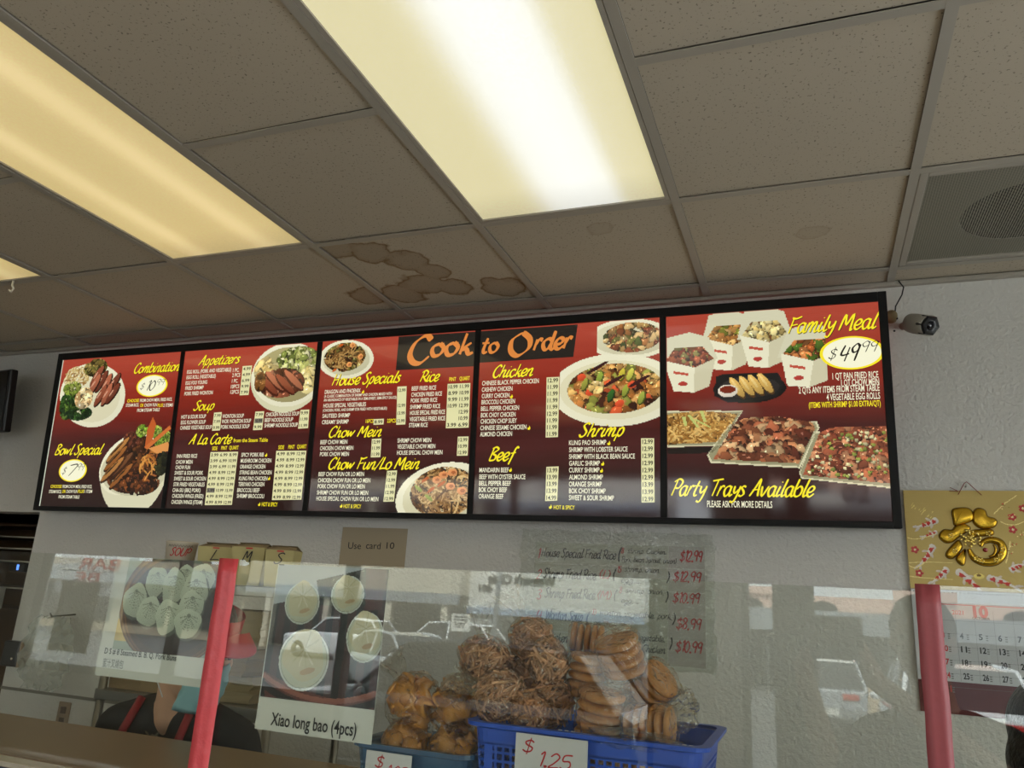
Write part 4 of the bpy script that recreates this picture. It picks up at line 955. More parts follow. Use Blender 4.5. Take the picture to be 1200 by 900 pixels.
for q, rx_, ry_ in (((-0.7058,1.5802),.030,.030), ((-0.6301,1.5962),.0275,.0265), ((-0.5937,1.54),.030,.034), ((-0.6902,1.5022),.0425,.042)):
    ph.ell(q, rx_, ry_, (206, 210, 204)); ph.ell(q, rx_*.93, ry_*.93, (150, 156, 140)); ph.ell(q, rx_*.9, ry_*.9, (190, 192, 170), 0, .8, 1.1)
    q = (q[0], q[1]+ry_*.15); ph.ell(q, rx_*.8, ry_*.85, (198, 190, 160), 0, .8, 1.15, wob=.06)
    for k in range(12):
        a = 2*PI*k/12+random.uniform(-.3, .3)
        for j in range(8): ph.ell((q[0]+math.cos(a)*rx_*.08*j, q[1]+ry_*.2+math.sin(a)*ry_*.08*j), rx_*.06, ry_*.03, (184, 176, 146) if k % 2 else (208, 202, 178), a+.04*j, 1, 1)
    ph.ell((q[0]+rx_*.2, q[1]-ry_*.5), rx_*.3, ry_*.1, (172, 146, 110), .3, .9, 1.1)
ph.build('food_picture', m_ph, p2, GT(.0004), (-.757, 1.4475, -.5665, 1.6342))
mb = MB(); put(mb, 'Xiao long bao (4pcs)', (-0.7316,1.4115), (-0.5906,1.4164), .0165, T=GT(.0008), bold=.015); mb.build('lettering', m_ink, p2)
# white flap: paper folded over on the right side of the second poster
# ---------------------------------------------------------------- things on the wall
WT = lambda off: (lambda p: (p[0], WALLY-.002-off, p[1]))
uc = MB().box((-1.775, WALLY-.0015, 1.70), (-1.478, WALLY-.0003, 1.852)).build('card_notice', mat('tan_paper', (164, 150, 126), .7))
tag(uc, 'small tan paper notice reading Use card 10 on the wall below the menu board', 'notice')
mb = MB(); put(mb, 'Use', (-1.74,1.7668), (-1.6805,1.7654), .026, T=WT(.0004), bold=0); put(mb, 'card', (-1.6575,1.7694), (-1.5914,1.7682), .026, T=WT(.0004), bold=0); put(mb, '10', (-1.565,1.7724), (-1.5304,1.7702), .025, T=WT(.0004), bold=0); mb.build('lettering', m_ink, uc)['kind'] = 'stuff'
# handwritten price list
pr = empty('price_list', (0, 0, 0), label='five handwritten rice and soup price strips taped to the wall in clear plastic', cat='price list')
m_strip = mat('greenish_paper', (180, 179, 166), .7); m_pink = mat('pinkish_paper', (180, 173, 168), .7)
sx0, sx1, sx2 = -.945, -.462, -.338
ys = [1.817, 1.741, 1.663, 1.583, 1.507, 1.425]
for k in range(5):
    MB().box((sx0, WALLY-.0014, ys[k+1]+.002), (sx1, WALLY-.0004, ys[k]-.001)).build('paper_strip', m_strip, pr)
    MB().box((sx1+.002, WALLY-.0014, ys[k+1]+.002), (sx2, WALLY-.0004, ys[k]-.001)).build('price_slip', m_pink, pr)
hb, hr = MB(), MB(); hw = dict(wt=2.2, nib=.25, slant=.12, jit=.7)
def W_(mb, t, a, b, cap): pen(mb, t, a, b, cap, 0, T=WT(.0004), **hw)
W_(hr, '1', (-0.9356,1.7593), (-0.9274,1.7596), .036); W_(hb, 'House Special Fried Rice', (-0.9219,1.7651), (-0.6444,1.7705), .032); W_(hb, '(', (-0.6373,1.7619), (-0.6297,1.7622), .045)
W_(hr, '8', (-0.6264,1.7873), (-0.6158,1.7876), .020); W_(hb, 'shrimp, Chicken.', (-0.6036,1.7881), (-0.4675,1.7941), .017); W_(hb, 'Pork, Bean Sprout, onion)', (-0.6243,1.758), (-0.4332,1.7645), .018); W_(hr, '$12.99', (-0.4216,1.7671), (-0.3474,1.7712), .038)
W_(hr, '2', (-0.9342,1.686), (-0.9188,1.6867), .034); W_(hb, 'Shrimp Fried Rice', (-0.9101,1.6916), (-0.7148,1.7017), .034); W_(hr, '(L)', (-0.7032,1.6993), (-0.6626,1.7011), .028); W_(hb, '(', (-0.6548,1.6927), (-0.6456,1.6931), .04)
W_(hr, '15', (-0.6402,1.7209), (-0.625,1.7216), .022); W_(hb, 'shrimp, onion,', (-0.6123,1.725), (-0.4876,1.7288), .018); W_(hb, 'egg.....', (-0.6243,1.6869), (-0.5526,1.6902), .020); W_(hb, ')', (-0.4655,1.6957), (-0.4576,1.696), .036); W_(hr, '$12.99', (-0.4446,1.6987), (-0.3514,1.7079), .036)
W_(hr, '3', (-0.9304,1.6146), (-0.9151,1.6154), .036); W_(hb, 'Shrimp Fried Rice', (-0.901,1.6236), (-0.7166,1.6318), .034); W_(hr, '(M)', (-0.708,1.6287), (-0.6571,1.6314), .028); W_(hb, '(', (-0.6494,1.6268), (-0.6411,1.6272), .036)
W_(hr, '8', (-0.6311,1.6506), (-0.6206,1.6512), .022); W_(hb, 'shrimp, onion,', (-0.6071,1.6533), (-0.4748,1.6586), .018); W_(hb, 'egg.....', (-0.6229,1.6182), (-0.5598,1.6189), .020); W_(hb, ')', (-0.4689,1.6309), (-0.4617,1.6313), .034); W_(hr, '$10.99', (-0.4459,1.6287), (-0.3568,1.6336), .036)
W_(hr, '4', (-0.9292,1.5448), (-0.9084,1.5461), .036); W_(hb, 'Wonton Soup', (-0.895,1.5491), (-0.758,1.5576), .034); W_(hb, '(', (-0.7467,1.5404), (-0.7375,1.541), .044)
W_(hr, '10', (-0.7278,1.5723), (-0.711,1.5733), .020); W_(hb, 'wonton, vegetable, pork,', (-0.6973,1.5741), (-0.4472,1.585), .020); W_(hb, 'onion....', (-0.7191,1.5401), (-0.6377,1.5439), .018); W_(hb, ')', (-0.4457,1.5596), (-0.4372,1.5602), .036); W_(hr, '$8.99', (-0.4343,1.5446), (-0.3524,1.5608), .038)
W_(hr, '5', (-0.9227,1.4678), (-0.9077,1.4688), .036); W_(hb, 'Chicken Soup', (-0.8936,1.4734), (-0.7478,1.4837), .032); W_(hb, 'wonton, vegetable.', (-0.6487,1.4998), (-0.4711,1.5108), .020); W_(hb, 'Chicken', (-0.5467,1.4638), (-0.4695,1.4716), .024); W_(hb, ')', (-0.4554,1.4807), (-0.4483,1.4813), .036); W_(hr, '$10.99', (-0.4364,1.472), (-0.3495,1.4912), .038)
hb.build('handwriting', m_ink, pr)['kind'] = 'stuff'; hr.build('red_handwriting', m_red, pr)['kind'] = 'stuff'
m_film = glassmat('clear_film', (240, 242, 238), .12, bump=.5, bscale=45, refl=1.6, op=.03)
pc = MB(); nx, nz = 26, 20; x0, x1, z0, z1 = -1.0, -.305, 1.41, 1.86; V = []
for j in range(nz+1):
    for i in range(nx+1):
        ed = min(i, nx-i, j, nz-j); e_ = random.uniform(-.006, .006) if ed == 0 else 0
        V.append((x0+(x1-x0)*i/nx+e_, WALLY-.0035-(random.uniform(0, .006) if ed <= 1 else random.uniform(0, .0008)), z0+(z1-z0)*j/nz+e_))
pc.add(V, [(j*(nx+1)+i, j*(nx+1)+i+1, (j+1)*(nx+1)+i+1, (j+1)*(nx+1)+i) for j in range(nz) for i in range(nx)])
pc.build('plastic_cover', m_film, pr)
# ---------------------------------------------------------------- calendar
cal = empty('wall_calendar', (0, 0, 0), label='gold foil Chinese wall calendar with embossed character, koi and October page', cat='calendar')
m_gold = mat('gold_foil', (184, 162, 100), .42, metal=.65, bump=.15, bscale=30); m_gold2 = mat('embossed_gold', (205, 165, 50), .22, metal=.9); m_dg = mat('dark_gold', (70, 52, 18), .4, metal=.5)
CX0, CX1 = .281, .637
MB().box((CX0, WALLY-.010, 1.712), (CX1, WALLY-.002, 2.013)).build('gold_panel', m_gold, cal)
KT = lambda off: (lambda p: (p[0], WALLY-.010-off, p[1]))
def emb(out, h=.009, dark=True):
    P = [np.array(p) for p in out]; P = P+[P[0], P[1], P[2]]; Q = []
    for i in range(1, len(P)-2):
        p0, p1_, p2_, p3 = P[i-1], P[i], P[i+1], P[min(i+2, len(P)-1)]
        for k in range(4):
            t = k/4; Q.append(.5*((2*p1_)+(p2_-p0)*t+(2*p0-5*p1_+4*p2_-p3)*t*t+(3*p1_-p0-3*p2_+p3)*t**3))
    n_ = len(Q); nr = []
    ar = sum(Q[i][0]*Q[(i+1) % n_][1]-Q[(i+1) % n_][0]*Q[i][1] for i in range(n_)); sg_ = 1 if ar > 0 else -1
    for i in range(n_):
        d = Q[(i+1) % n_]-Q[i-1]; d = d/(np.linalg.norm(d)+1e-9); nr.append(np.array((d[1], -d[0]))*sg_)
    if dark:
        mb = MB(); mb.quad(*[KT(.0006)(Q[i]+nr[i]*.0014) for i in range(n_)]); mb.build('emblem_outline', m_dg, cal)
    mb = MB(); rings = [(0, .0008), (-.0012, h*.5), (-.0035, h*.9), (-.006, h)]
    for r_, z_ in rings:
        for i in range(n_): mb.v.append(KT(z_)(Q[i]+nr[i]*r_))
    for k in range(3):
        for i in range(n_): a = k*n_+i; b = k*n_+(i+1) % n_; mb.f.append((a, b, b+n_, a+n_))
    mb.f.append(tuple(3*n_+i for i in range(n_)))
    return mb.build('embossed_stroke', m_gold2, cal, smooth=True)
emb([(0.4126,1.9493), (0.426,1.9585), (0.4567,1.959), (0.469,1.9453), (0.4659,1.9218), (0.438,1.9091), (0.4161,1.9054), (0.4138,1.9208)])
emb([(0.472,1.9502), (0.4852,1.9594), (0.5024,1.9527), (0.5077,1.9347), (0.5248,1.929), (0.5313,1.9171), (0.5186,1.9009), (0.4867,1.8974), (0.4701,1.9098), (0.4662,1.9259)])
emb([(0.372,1.8752), (0.3861,1.8918), (0.4078,1.8915), (0.4197,1.9047), (0.4452,1.9093), (0.4582,1.8955), (0.4277,1.8727), (0.4084,1.8561), (0.39,1.8507), (0.3746,1.8612)])
emb([(0.385,1.8114), (0.3899,1.8275), (0.4077,1.8481), (0.4231,1.8605), (0.4321,1.8408), (0.4119,1.8123), (0.3969,1.8039)])
emb([(0.4112,1.8044), (0.4272,1.8248), (0.4403,1.8331), (0.4351,1.7934), (0.4239,1.7859)])
emb([(0.4577,1.8895), (0.4865,1.895), (0.5162,1.8941), (0.5158,1.879), (0.4846,1.8742), (0.4563,1.8734)])
def dome(path, wd, h=.009):
    P = cat_rom(path, 5); n_ = len(P); mb = MB(); mo = MB()
    for i, p in enumerate(P):
        p = np.array(p); d = np.array(P[min(i+1, n_-1)])-np.array(P[max(i-1, 0)]); d = d/np.linalg.norm(d); nn = np.array((-d[1], d[0])); t_ = i/(n_-1); w_ = float(np.interp(t_, np.linspace(0, 1, len(wd)), wd))
        for k in range(7): a = PI*k/6; mb.v.append(KT(.0008+h*math.sin(a)**.6)(p+nn*w_*math.cos(a)))
        mo.v += [KT(.0006)(p+nn*(w_+.0014)), KT(.0006)(p-nn*(w_+.0014))]
    for i in range(n_-1):
        for k in range(6): mb.f.append((i*7+k, i*7+k+1, (i+1)*7+k+1, (i+1)*7+k))
        mo.f.append((2*i, 2*i+1, 2*i+3, 2*i+2))
    mb.f += [tuple(range(7)), tuple((n_-1)*7+6-k for k in range(7))]
    mo.build('emblem_outline', m_dg, cal); mb.build('embossed_stroke', m_gold2, cal, smooth=True)
dome([(0.4487,1.8354), (0.4595,1.8101), (0.4846,1.7973), (0.5162,1.8024), (0.5377,1.8285), (0.5334,1.8558), (0.5099,1.8638), (0.4882,1.8564), (0.4817,1.8424)], [.004, .009, .011, .012, .011, .010, .009, .006, .003])
dome([(0.5157,1.8513), (0.5201,1.8357), (0.5127,1.8198), (0.5,1.8135)], [.002, .003, .003, .002], .006)
fl = MB()
for _ in range(46):
    a = random.uniform(0, 2*PI); r_ = random.uniform(0, 1)**.6; q = (0.454,1.8674); fl.ell((q[0]+r_*.030*math.cos(a), WALLY-.018-random.uniform(0, .006), q[1]+r_*.026*math.sin(a)), (.0045, .003, .0045), n=7, k=5)
for q in ((0.4027,1.874), (0.4097,1.8282), (0.5029,1.8826), (0.5279,1.8164), (0.5164,1.8043), (0.4644,1.8063), (0.5367,1.8363), (0.4779,1.8009)):
    for k in range(5): fl.ell((q[0]+.0055*math.cos(k*1.257), WALLY-.019, q[1]+.0055*math.sin(k*1.257)), (.0035, .003, .0035), n=7, k=5)
fl.build('embossed_flowers', mat('pale_gold', (225, 200, 110), .25, metal=.9), cal, smooth=True)['kind'] = 'stuff'
q = (0.4921,1.8336); MB().ell((q[0], WALLY-.013, q[1]), (.0075, .005, .0065)).build('red_gem', mat('red_gem', (150, 16, 20), .1, coat=1), cal, smooth=True)
ph = Photo(CX0, 1.713, CX1, 2.012, .0016)
def koi(a, b, wd):
    a, b = np.array(a), np.array(b); d = b-a; L = np.linalg.norm(d); an = math.atan2(d[1], d[0]); nn = np.array((-d[1], d[0]))/L
    for s_ in (-1, 1): ph.ell(tuple(a+d*.3+nn*s_*wd*1.1), wd*.8, wd*.35, (215, 200, 185), an+s_*.9)
    for s_ in (-.5, .5): ph.ell(tuple(a+d*.98+nn*s_*wd), L*.14, wd*.35, (210, 200, 190), an+s_*.7)
    for k in range(9):
        t = k/8; ph.ell(tuple(a+d*t*.88+nn*math.sin(t*4)*wd*.3), L*.10, wd*(1-.75*t), (222, 214, 205), an)
    for k in (.12, .38, .6): ph.ell(tuple(a+d*k+nn*random.uniform(-.2, .2)*wd), L*.09, wd*.55, (196, 48, 34), an+.3, wob=.2)
koi((0.3665,1.9199), (0.3092,1.8941), .010); koi((0.3636,1.8831), (0.3237,1.8658), .007); koi((0.3509,1.8383), (0.3076,1.7726), .010); koi((0.3835,1.7717), (0.3404,1.7265), .010); koi((0.4168,1.7652), (0.4824,1.6986), .011); koi((0.4959,1.7511), (0.57,1.7259), .010); koi((0.5548,1.7768), (0.5927,1.7994), .010)
for q in ((0.3015,1.8286), (0.3087,1.7575), (0.5721,1.9338), (0.5701,1.8961), (0.6023,1.9602)):
    for k in range(5): ph.ell((q[0]+.0065*math.cos(k*1.257), q[1]+.0065*math.sin(k*1.257)), .0055, .0045, (186, 50, 50), k*1.257); 
    ph.ell(q, .0035, .0035, (240, 225, 180))
for (a, b, c_) in (((0.283,1.7876), (0.3201,1.7931), (0.3995,1.7921)), ((0.2801,1.7475), (0.3164,1.7431), (0.3954,1.7427)), ((0.2848,1.8648), (0.3062,1.8531), (0.3632,1.8791)), ((0.2824,1.7796), (0.2997,1.7643), (0.3235,1.7892)), ((0.5261,1.943), (0.5498,1.9715), (0.5889,1.9981)), ((0.5413,1.9193), (0.5671,1.9), (0.6,1.9205)), ((0.5597,1.8605), (0.5532,1.829), (0.5432,1.7976))):
    for k in range(30):
        t = k/29; ph.ell(((1-t)**2*a[0]+2*t*(1-t)*b[0]+t*t*c_[0], (1-t)**2*a[1]+2*t*(1-t)*b[1]+t*t*c_[1]), .002, .0011, (240, 224, 150), 0, 1, 1)
for k in range(26):
    q = random.choice(((0.3318,1.9481), (0.3106,1.9644), (0.353,1.936))); ph.ell((q[0]+random.uniform(-.01, .01), q[1]+random.uniform(-.01, .01)), .004, .0009, (230, 214, 130), .9, 1, 1)
for q in ((0.4685,1.7549), (0.394,1.7049)): ph.ell(q, .014, .008, (240, 220, 120)); ph.ell((q[0], q[1]+.003), .006, .004, (120, 90, 30))
for k in range(60):
    q = random.choice(((0.5531,1.9696), (0.5737,1.9319), (0.5658,1.8528), (0.5497,1.8289), (0.5925,1.881))); ph.ell((q[0]+random.gauss(0, .006), q[1]+random.gauss(0, .006)), .0022, .0014, random.choice([(240, 220, 150), (200, 60, 50), (150, 120, 50)]), random.uniform(0, 3), 1, 1)
ph.build('foil_print', vcmat('foil_print', .35), cal, KT(.0005))
# red string, pad and backing
st = MB(); st.tube([(0.4335,2.735,2.0002), (0.4536,2.735,2.0354), (0.4593,2.735,2.0395), (0.4644,2.735,2.0354), (0.4969,2.735,1.9987)], .0011, 6); st.tube([(0.4344,2.735,2.0105), (0.4097,2.735,2.0112)], .001, 5); st.tube([(0.4344,2.735,2.0105), (0.4125,2.735,2.022)], .001, 5)
st.build('hanging_string', mat('red_cord', (120, 14, 24), .6), cal, smooth=True)
hk = MB().tube([(.4585, WALLY-.001, 2.026), (.4585, WALLY-.012, 2.027), (.4585, WALLY-.014, 2.034)], .0022, 6); tag(hk.build('wall_hook', mat('clear_hook', (190, 188, 180), .2), smooth=True), 'tiny wall hook holding the calendar string', 'hook')
MB().box((CX0+.002, WALLY-.006, 1.36), (CX1-.002, WALLY-.002, 1.712)).build('maroon_backing', mat('maroon_card', (88, 26, 28), .5), cal)
MB().box((CX0+.001, WALLY-.013, 1.450), (CX1-.001, WALLY-.007, 1.7105)).build('page_pad', mat('calendar_paper', (186, 186, 190), .6), cal)
PT = lambda off: (lambda p: (p[0], WALLY-.013-off, p[1]))
cb, crd, cg = MB(), MB(), MB()
put(crd, '10', (0.4428,1.637), (0.4823,1.6382), .030, T=PT(.0004), bold=.05); put(cb, 'OCTOBER', (0.4395,1.6302), (0.4854,1.6319), .006, T=PT(.0004), bold=.02); put(crd, '2021', (0.3874,1.6408), (0.4177,1.6414), .012, T=PT(.0004), bold=.01)
c5, c6, r5, r12 = (0.4596,1.572), (0.509,1.5726), (0.4596,1.572), (0.4604,1.5343)
dx = c6[0]-c5[0]; dz = ((0.4596,1.572)[1]-(0.4572,1.4594)[1])/3
for d_ in range(1, 32):
    k = d_+4; col, row = k % 7, k//7
    x = c5[0]+dx*(col-2); z = c5[1]-dz*(row-1)
    if x > CX1-.02 or x < CX0+.008: continue
    mb = crd if col == 0 else cb
    put(mb, str(d_), (x-.008, z), (x+(.008 if d_ > 9 else .002), z), .016, T=PT(.0004), bold=.03)
    for q in range(3): cg.box((x+.010, WALLY-.0136, z-.002+q*.006), (x+.016, WALLY-.0133, z+.001+q*.006))
for r_ in range(6): z = c5[1]+dz*.42-dz*(r_-1)-dz*.08; cg.box((CX0+.03, WALLY-.0136, z), (CX1-.003, WALLY-.0133, z+.0006))
for k in range(-2, 5): x = c5[0]-dx*.3+dx*k; cg.box((x, WALLY-.0136, 1.452), (x+.0006, WALLY-.0133, 1.655))
crd.box((CX0+.03, WALLY-.0136, 1.668), (CX1-.003, WALLY-.0133, 1.670))
for mb_, nm_, mm_ in ((cb, 'dates', m_ink), (crd, 'red_dates', m_red), (cg, 'ruled_lines', m_gink)): mb_.build(nm_, mm_, cal)['kind'] = 'stuff'
dt = MB(); x = CX0+.006
while x < CX1-.004: dt.box((x, WALLY-.0136, 1.702), (x+.003, WALLY-.0133, 1.705)); x += .0105
dt.build('binding_holes', m_ink, cal)
# ---------------------------------------------------------------- security camera
sc_ = empty('security_camera', (.318, WALLY, 2.563), label='white bullet security camera with black face on the wall right of the menu board', cat='camera')
m_wp = mat('offwhite_metal', (158, 152, 140), .4); m_bp = mat('black_plastic')
MB().lathe([(0, -.014), (.028, -.014), (.030, -.006), (.030, 0)], n=24, M=Matrix.Rotation(PI/2, 4, 'X')).build('mount_plate', m_wp, sc_, smooth=True)
MB().tube([(0, -.01, 0), (.012, -.035, -.006), (.026, -.05, -.01)], .010, 10).build('arm', m_wp, sc_, smooth=True)
d = Vector((.50, -.78, -.42)).normalized(); p0 = Vector((.012, -.045, -.004)); A = d.to_track_quat('Z', 'Y').to_matrix().to_4x4(); A.translation = p0
MB().lathe([(0, 0), (.020, .001), (.024, .006), (.0255, .02), (.0255, .075), (.024, .075)], n=28, M=A).build('housing', m_wp, sc_, smooth=True)
hd = MB()
prof = [(0, .076), (.016, .078), (.023, .080), (.026, .077), (.027, .060), (.0262, .056)]; hd.lathe(prof, n=6, M=A); hd.build('black_face', m_bp, sc_)
MB().lathe([(0, .081), (.009, .0805), (.011, .078)], n=20, M=A).build('lens', mat('lens_glass', (20, 20, 26), .05), sc_, smooth=True)
sh = MB()
for k in range(-6, 6):
    a0, a1 = PI/2+k*.2, PI/2+(k+1)*.2
    q = lambda a, z: A @ Vector((.0275*math.cos(a), .0275*math.sin(a), z))
    sh.quad(q(a0, .01), q(a1, .01), q(a1, .088), q(a0, .088))
for a_ in (.5, 2.1, 3.7): MB().ell((.024*math.cos(a_), -.015, .024*math.sin(a_)), (.003, .002, .003), n=8, k=6).build('screw', m_bp, sc_)
sc_.scale = (1.3, 1.3, 1.3)
cb_ = MB().tube([(.296, WALLY-.02, 2.60), (.300, WALLY-.03, 2.63), (.322, WALLY-.028, 2.67), (.33, WALLY-.02, 2.70), (.315, WALLY-.03, CEIL)], .0022, 6); tag(cb_.build('camera_cable', m_bp, smooth=True), 'thin black cable looping from the ceiling to the security camera', 'cable')
jb = MB().tube([(.286, WALLY, 2.60), (.286, WALLY-.03, 2.60)], [.02, .018], 12); tag(jb.build('cable_plug', mat('aged_foam', (150, 132, 96), .8), smooth=True), 'round tan foam plug beside the top right corner of the menu board', 'plug')
# ---------------------------------------------------------------- rack with cartons and bags behind the counter
rk = empty('steel_rack', (0, 0, 0), label='steel shelf rack behind the counter holding sample cartons and paper bags', cat='rack')
m_ss = mat('brushed_steel', (150, 146, 138), .3, metal=.8)
RX0, RX1 = -1.95, -1.34
for z in (1.60, 1.29, .8): MB().box((RX0, 1.83, z-.028), (RX1, 2.20, z)).build('shelf', m_ss, rk, bevel=.002)
for x in (RX0+.012, RX1-.012):
    for y in (1.845, 2.185): MB().tube([(x, y, 0), (x, y, 1.60)], .012, 10).build('post', m_ss, rk, smooth=True)
m_k = [mat('kraft_light', (150, 134, 104), .8, bump=.2, bscale=20), mat('kraft_mid', (128, 106, 74), .8, bump=.2, bscale=20), mat('carton_yellow', (176, 164, 112), .7), mat('carton_side', (110, 98, 78), .7)]
# sample cup
cu_ = empty('paper_cup', (-1.815, 1.93, 1.601), label='paper cup with SOUP written in red, leftmost on the steel rack', cat='cup')
MB().lathe([(0, 0), (.036, 0), (.046, .112), (.048, .115), (.046, .118), (.043, .112), (.034, .004), (0, .004)], n=32).build('cup_body', mat('cup_paper', (190, 180, 160), .6), cu_, smooth=True)
tx = MB()
def cyl(p): 
    a = -PI/2+.62+p[0]/.043; r = .0368+.0095*(p[1]/.112)+.0008; return (r*math.cos(a), r*math.sin(a), p[1])
pen(tx, 'SOUP', (-.026, .074), (.030, .074), .024, wt=2.2, nib=.2, T=cyl); tx.build('lettering', m_red, cu_)
tx = MB()
for k in range(9): tx.tube([cyl((-.034+.008*k, .100)), cyl((-.030+.008*k, .107)), cyl((-.026+.008*k, .101))], .0008, 4)
tx.build('wavy_pattern', m_gink, cu_)
def carton_obj(letter, px, wd, h, label, gap=.0, rz=0):
    t = empty('takeout_carton', (px, 1.90, 1.601), (0, 0, rz), label, 'carton', 'sample cartons on the steel rack')
    b = MB(); d_ = wd*.75; w0, w1 = wd*.43, wd*.5
    v = [(-w0, .0, 0), (w0, 0, 0), (w0, d_*.9, 0), (-w0, d_*.9, 0), (-w1, -.006, h), (w1, -.006, h), (w1, d_, h), (-w1, d_, h)]
    b.add(v, [(0,3,2,1),(0,1,5,4),(1,2,6,5),(2,3,7,6),(3,0,4,7)]); b.build('carton_body', m_k[2], t)
    f_ = MB(); f_.add([(-w1, -.006, h), (w1, -.006, h), (w1*.9, d_*.55, h+.012), (-w1*.9, d_*.55, h+.012)], [(0,1,2,3)]); f_.add([(-w1, d_, h), (w1, d_, h), (w1*.9, d_*.4, h+.014), (-w1*.9, d_*.4, h+.014)], [(0,1,2,3)])
    for s_ in (-1, 1): f_.add([(s_*w1, -.006, h), (s_*w1, d_, h), (s_*w1*.55, d_*.7, h+.010), (s_*w1*.55, d_*.25, h+.010)], [(0,1,2,3)])
    f_.build('top_flaps', m_k[0], t)
    MB().box((-.008, -.0075, h*.95), (.012, -.0065, h*.985)).build('tape_bit', m_red, t)
    tx = MB(); pen(tx, letter, (-.014, h*.63), (.012, 0), .030, wt=2.0, nib=.2, T=lambda p: (p[0], -.003-.006*p[1]/h-.0012, p[1])); tx.build('lettering', m_ink, t)
carton_obj('L', -1.655, .108, .105, 'largest sample carton marked L on the steel rack', rz=.3); carton_obj('M', -1.535, .10, .108, 'sample carton marked M between the L and S cartons', rz=.28); carton_obj('S', -1.425, .085, .103, 'smallest sample carton marked S, rightmost on the steel rack', rz=.28)
for k in range(2): 
    o = MB().box((RX0+.05, 1.86, 0), (RX1-.06, 2.15, .02)).build('flat_carton_stack', m_k[1], bevel=.002); bpy.data.objects.remove(o)
def bag(x, y, z, w_, d_, h, m_, label, rz=0):
    b = MB(); n_ = 6; V = []
    for k in range(n_+1):
        t = k/n_; o_ = .006*math.sin(k*2.4+x*50)
        for (sx, sy) in ((-1, -1), (0, -1.06), (1, -1), (1, 1), (0, .95), (-1, 1)): V.append((sx*w_/2*(1-.04*t)+o_*(sy < 0), sy*d_/2*(1-.1*t)+random.uniform(-.003, .003), h*t))
    f_ = [(k*6+i, k*6+(i+1) % 6, (k+1)*6+(i+1) % 6, (k+1)*6+i) for k in range(n_) for i in range(6)]+[tuple(5-i for i in range(6)), tuple(n_*6+i for i in range(6))]
    b.add(V, f_); o = b.build('paper_bag', m_, loc=(x, y, z)); o.rotation_euler = (0, 0, rz); tag(o, label, 'bag', 'kraft paper bags on the steel rack'); return o
bag(-1.56, 1.98, 1.4305, .20, .2, .10, m_k[0], 'folded kraft paper bag, topmost of the stack under the sample cartons', .1)
bag(-1.55, 1.98, 1.3605, .22, .22, .068, m_k[1], 'brown kraft paper bag in the middle of the stack under the cartons', -.15)
bag(-1.56, 1.97, 1.2915, .24, .22, .067, m_k[0], 'wide kraft paper bag at the bottom of the rack stack', .05)
bag(-1.82, 1.98, 1.2915, .24, .22, .2, m_k[1], 'kraft paper bag standing at the left end of the rack', .05)
# crumpled white plastic bag hanging on the wall
pb = MB(); n1, n2 = 18, 14; V = []
for j in range(n2+1):
    for i in range(n1+1):
        u, v = i/n1, j/n2; wd = .15*(.55+.5*math.sin(v*PI*.9+.2)); 
        V.append((-3.13+(u-.5)*2*wd+.015*math.sin(j*1.9), 2.64-.06*math.sin(u*PI)*math.sin(v*PI)+random.uniform(-.012, .012), 1.12+.30*v+random.uniform(-.008, .008)))
pb.add(V, [(j*(n1+1)+i, j*(n1+1)+i+1, (j+1)*(n1+1)+i+1, (j+1)*(n1+1)+i) for j in range(n2) for i in range(n1)])
m_pb = mat('thin_white_plastic', (200, 205, 198), .3, alpha=.4); o = pb.build('plastic_bag', m_pb, smooth=False); tag(o, 'crumpled translucent white plastic bag hanging on the wall near the doorway', 'bag')
hk = MB().tube([(-3.13, 2.75, 1.43), (-3.13, 2.63, 1.42), (-3.13, 2.62, 1.435)], .004, 6); tag(hk.build('wall_hook', m_ss, smooth=True), 'metal hook carrying the white plastic bag', 'hook')
# ================================================================== tub, basket and snacks
m_tub = bpy.data.materials.new('blue_translucent'); m_tub.use_nodes = True; b = m_tub.node_tree.nodes['Principled BSDF']; b.inputs['Base Color'].default_value = (*lin((70, 104, 140)), 1); b.inputs['Roughness'].default_value = .25; b.inputs['Alpha'].default_value = .72
tub = empty('plastic_tub', (-.527, 1.115, CT+.001), label='cloudy blue plastic tub holding golden wontons, left of the basket', cat='tub')
def rrect(w_, d_, r, z, n_=5):
    out = []
    for (cx, cy, a0) in ((w_-r, d_-r, 0), (-w_+r, d_-r, PI/2), (-w_+r, -d_+r, PI), (w_-r, -d_+r, 1.5*PI)):
        for k in range(n_+1): a = a0+PI/2*k/n_; out.append((cx+r*math.cos(a), cy+r*math.sin(a), z))
    return out
def shell(rings, m_, name, parent, close_bottom=True):
    mb = MB(); n_ = len(rings[0])
    for r_ in rings: mb.v += r_
    for k in range(len(rings)-1):
        for i in range(n_): mb.f.append((k*n_+i, k*n_+(i+1) % n_, (k+1)*n_+(i+1) % n_, (k+1)*n_+i))
    if close_bottom: mb.f.append(tuple(range(n_-1, -1, -1)))
    return mb.build(name, m_, parent, smooth=False)
shell([rrect(.078, .062, .02, 0), rrect(.088, .072, .02, .078), rrect(.084, .068, .02, .078), rrect(.075, .06, .02, .004)], m_tub, 'tub_wall', tub)
shell([rrect(.088, .072, .02, .076), rrect(.094, .078, .024, .078), rrect(.094, .078, .024, .084), rrect(.086, .07, .02, .084)], m_tub, 'rim', tub, False)
bk = empty('plastic_basket', (-.2845, 1.145, CT+.001), label='bright blue plastic lattice basket heaped with bagged snacks', cat='basket')
m_bl = mat('blue_plastic', (38, 84, 196), .35)
BW, BD, BH = .152, .105, .128
def brect(z, e=0): t = z/BH; return rrect(BW*(.90+.10*t)+e, BD*(.90+.10*t)+e, .022, z)
shell([brect(.100), brect(.124), brect(.124, -.003), brect(.100, -.003), brect(.100)], m_bl, 'upper_band', bk, False)
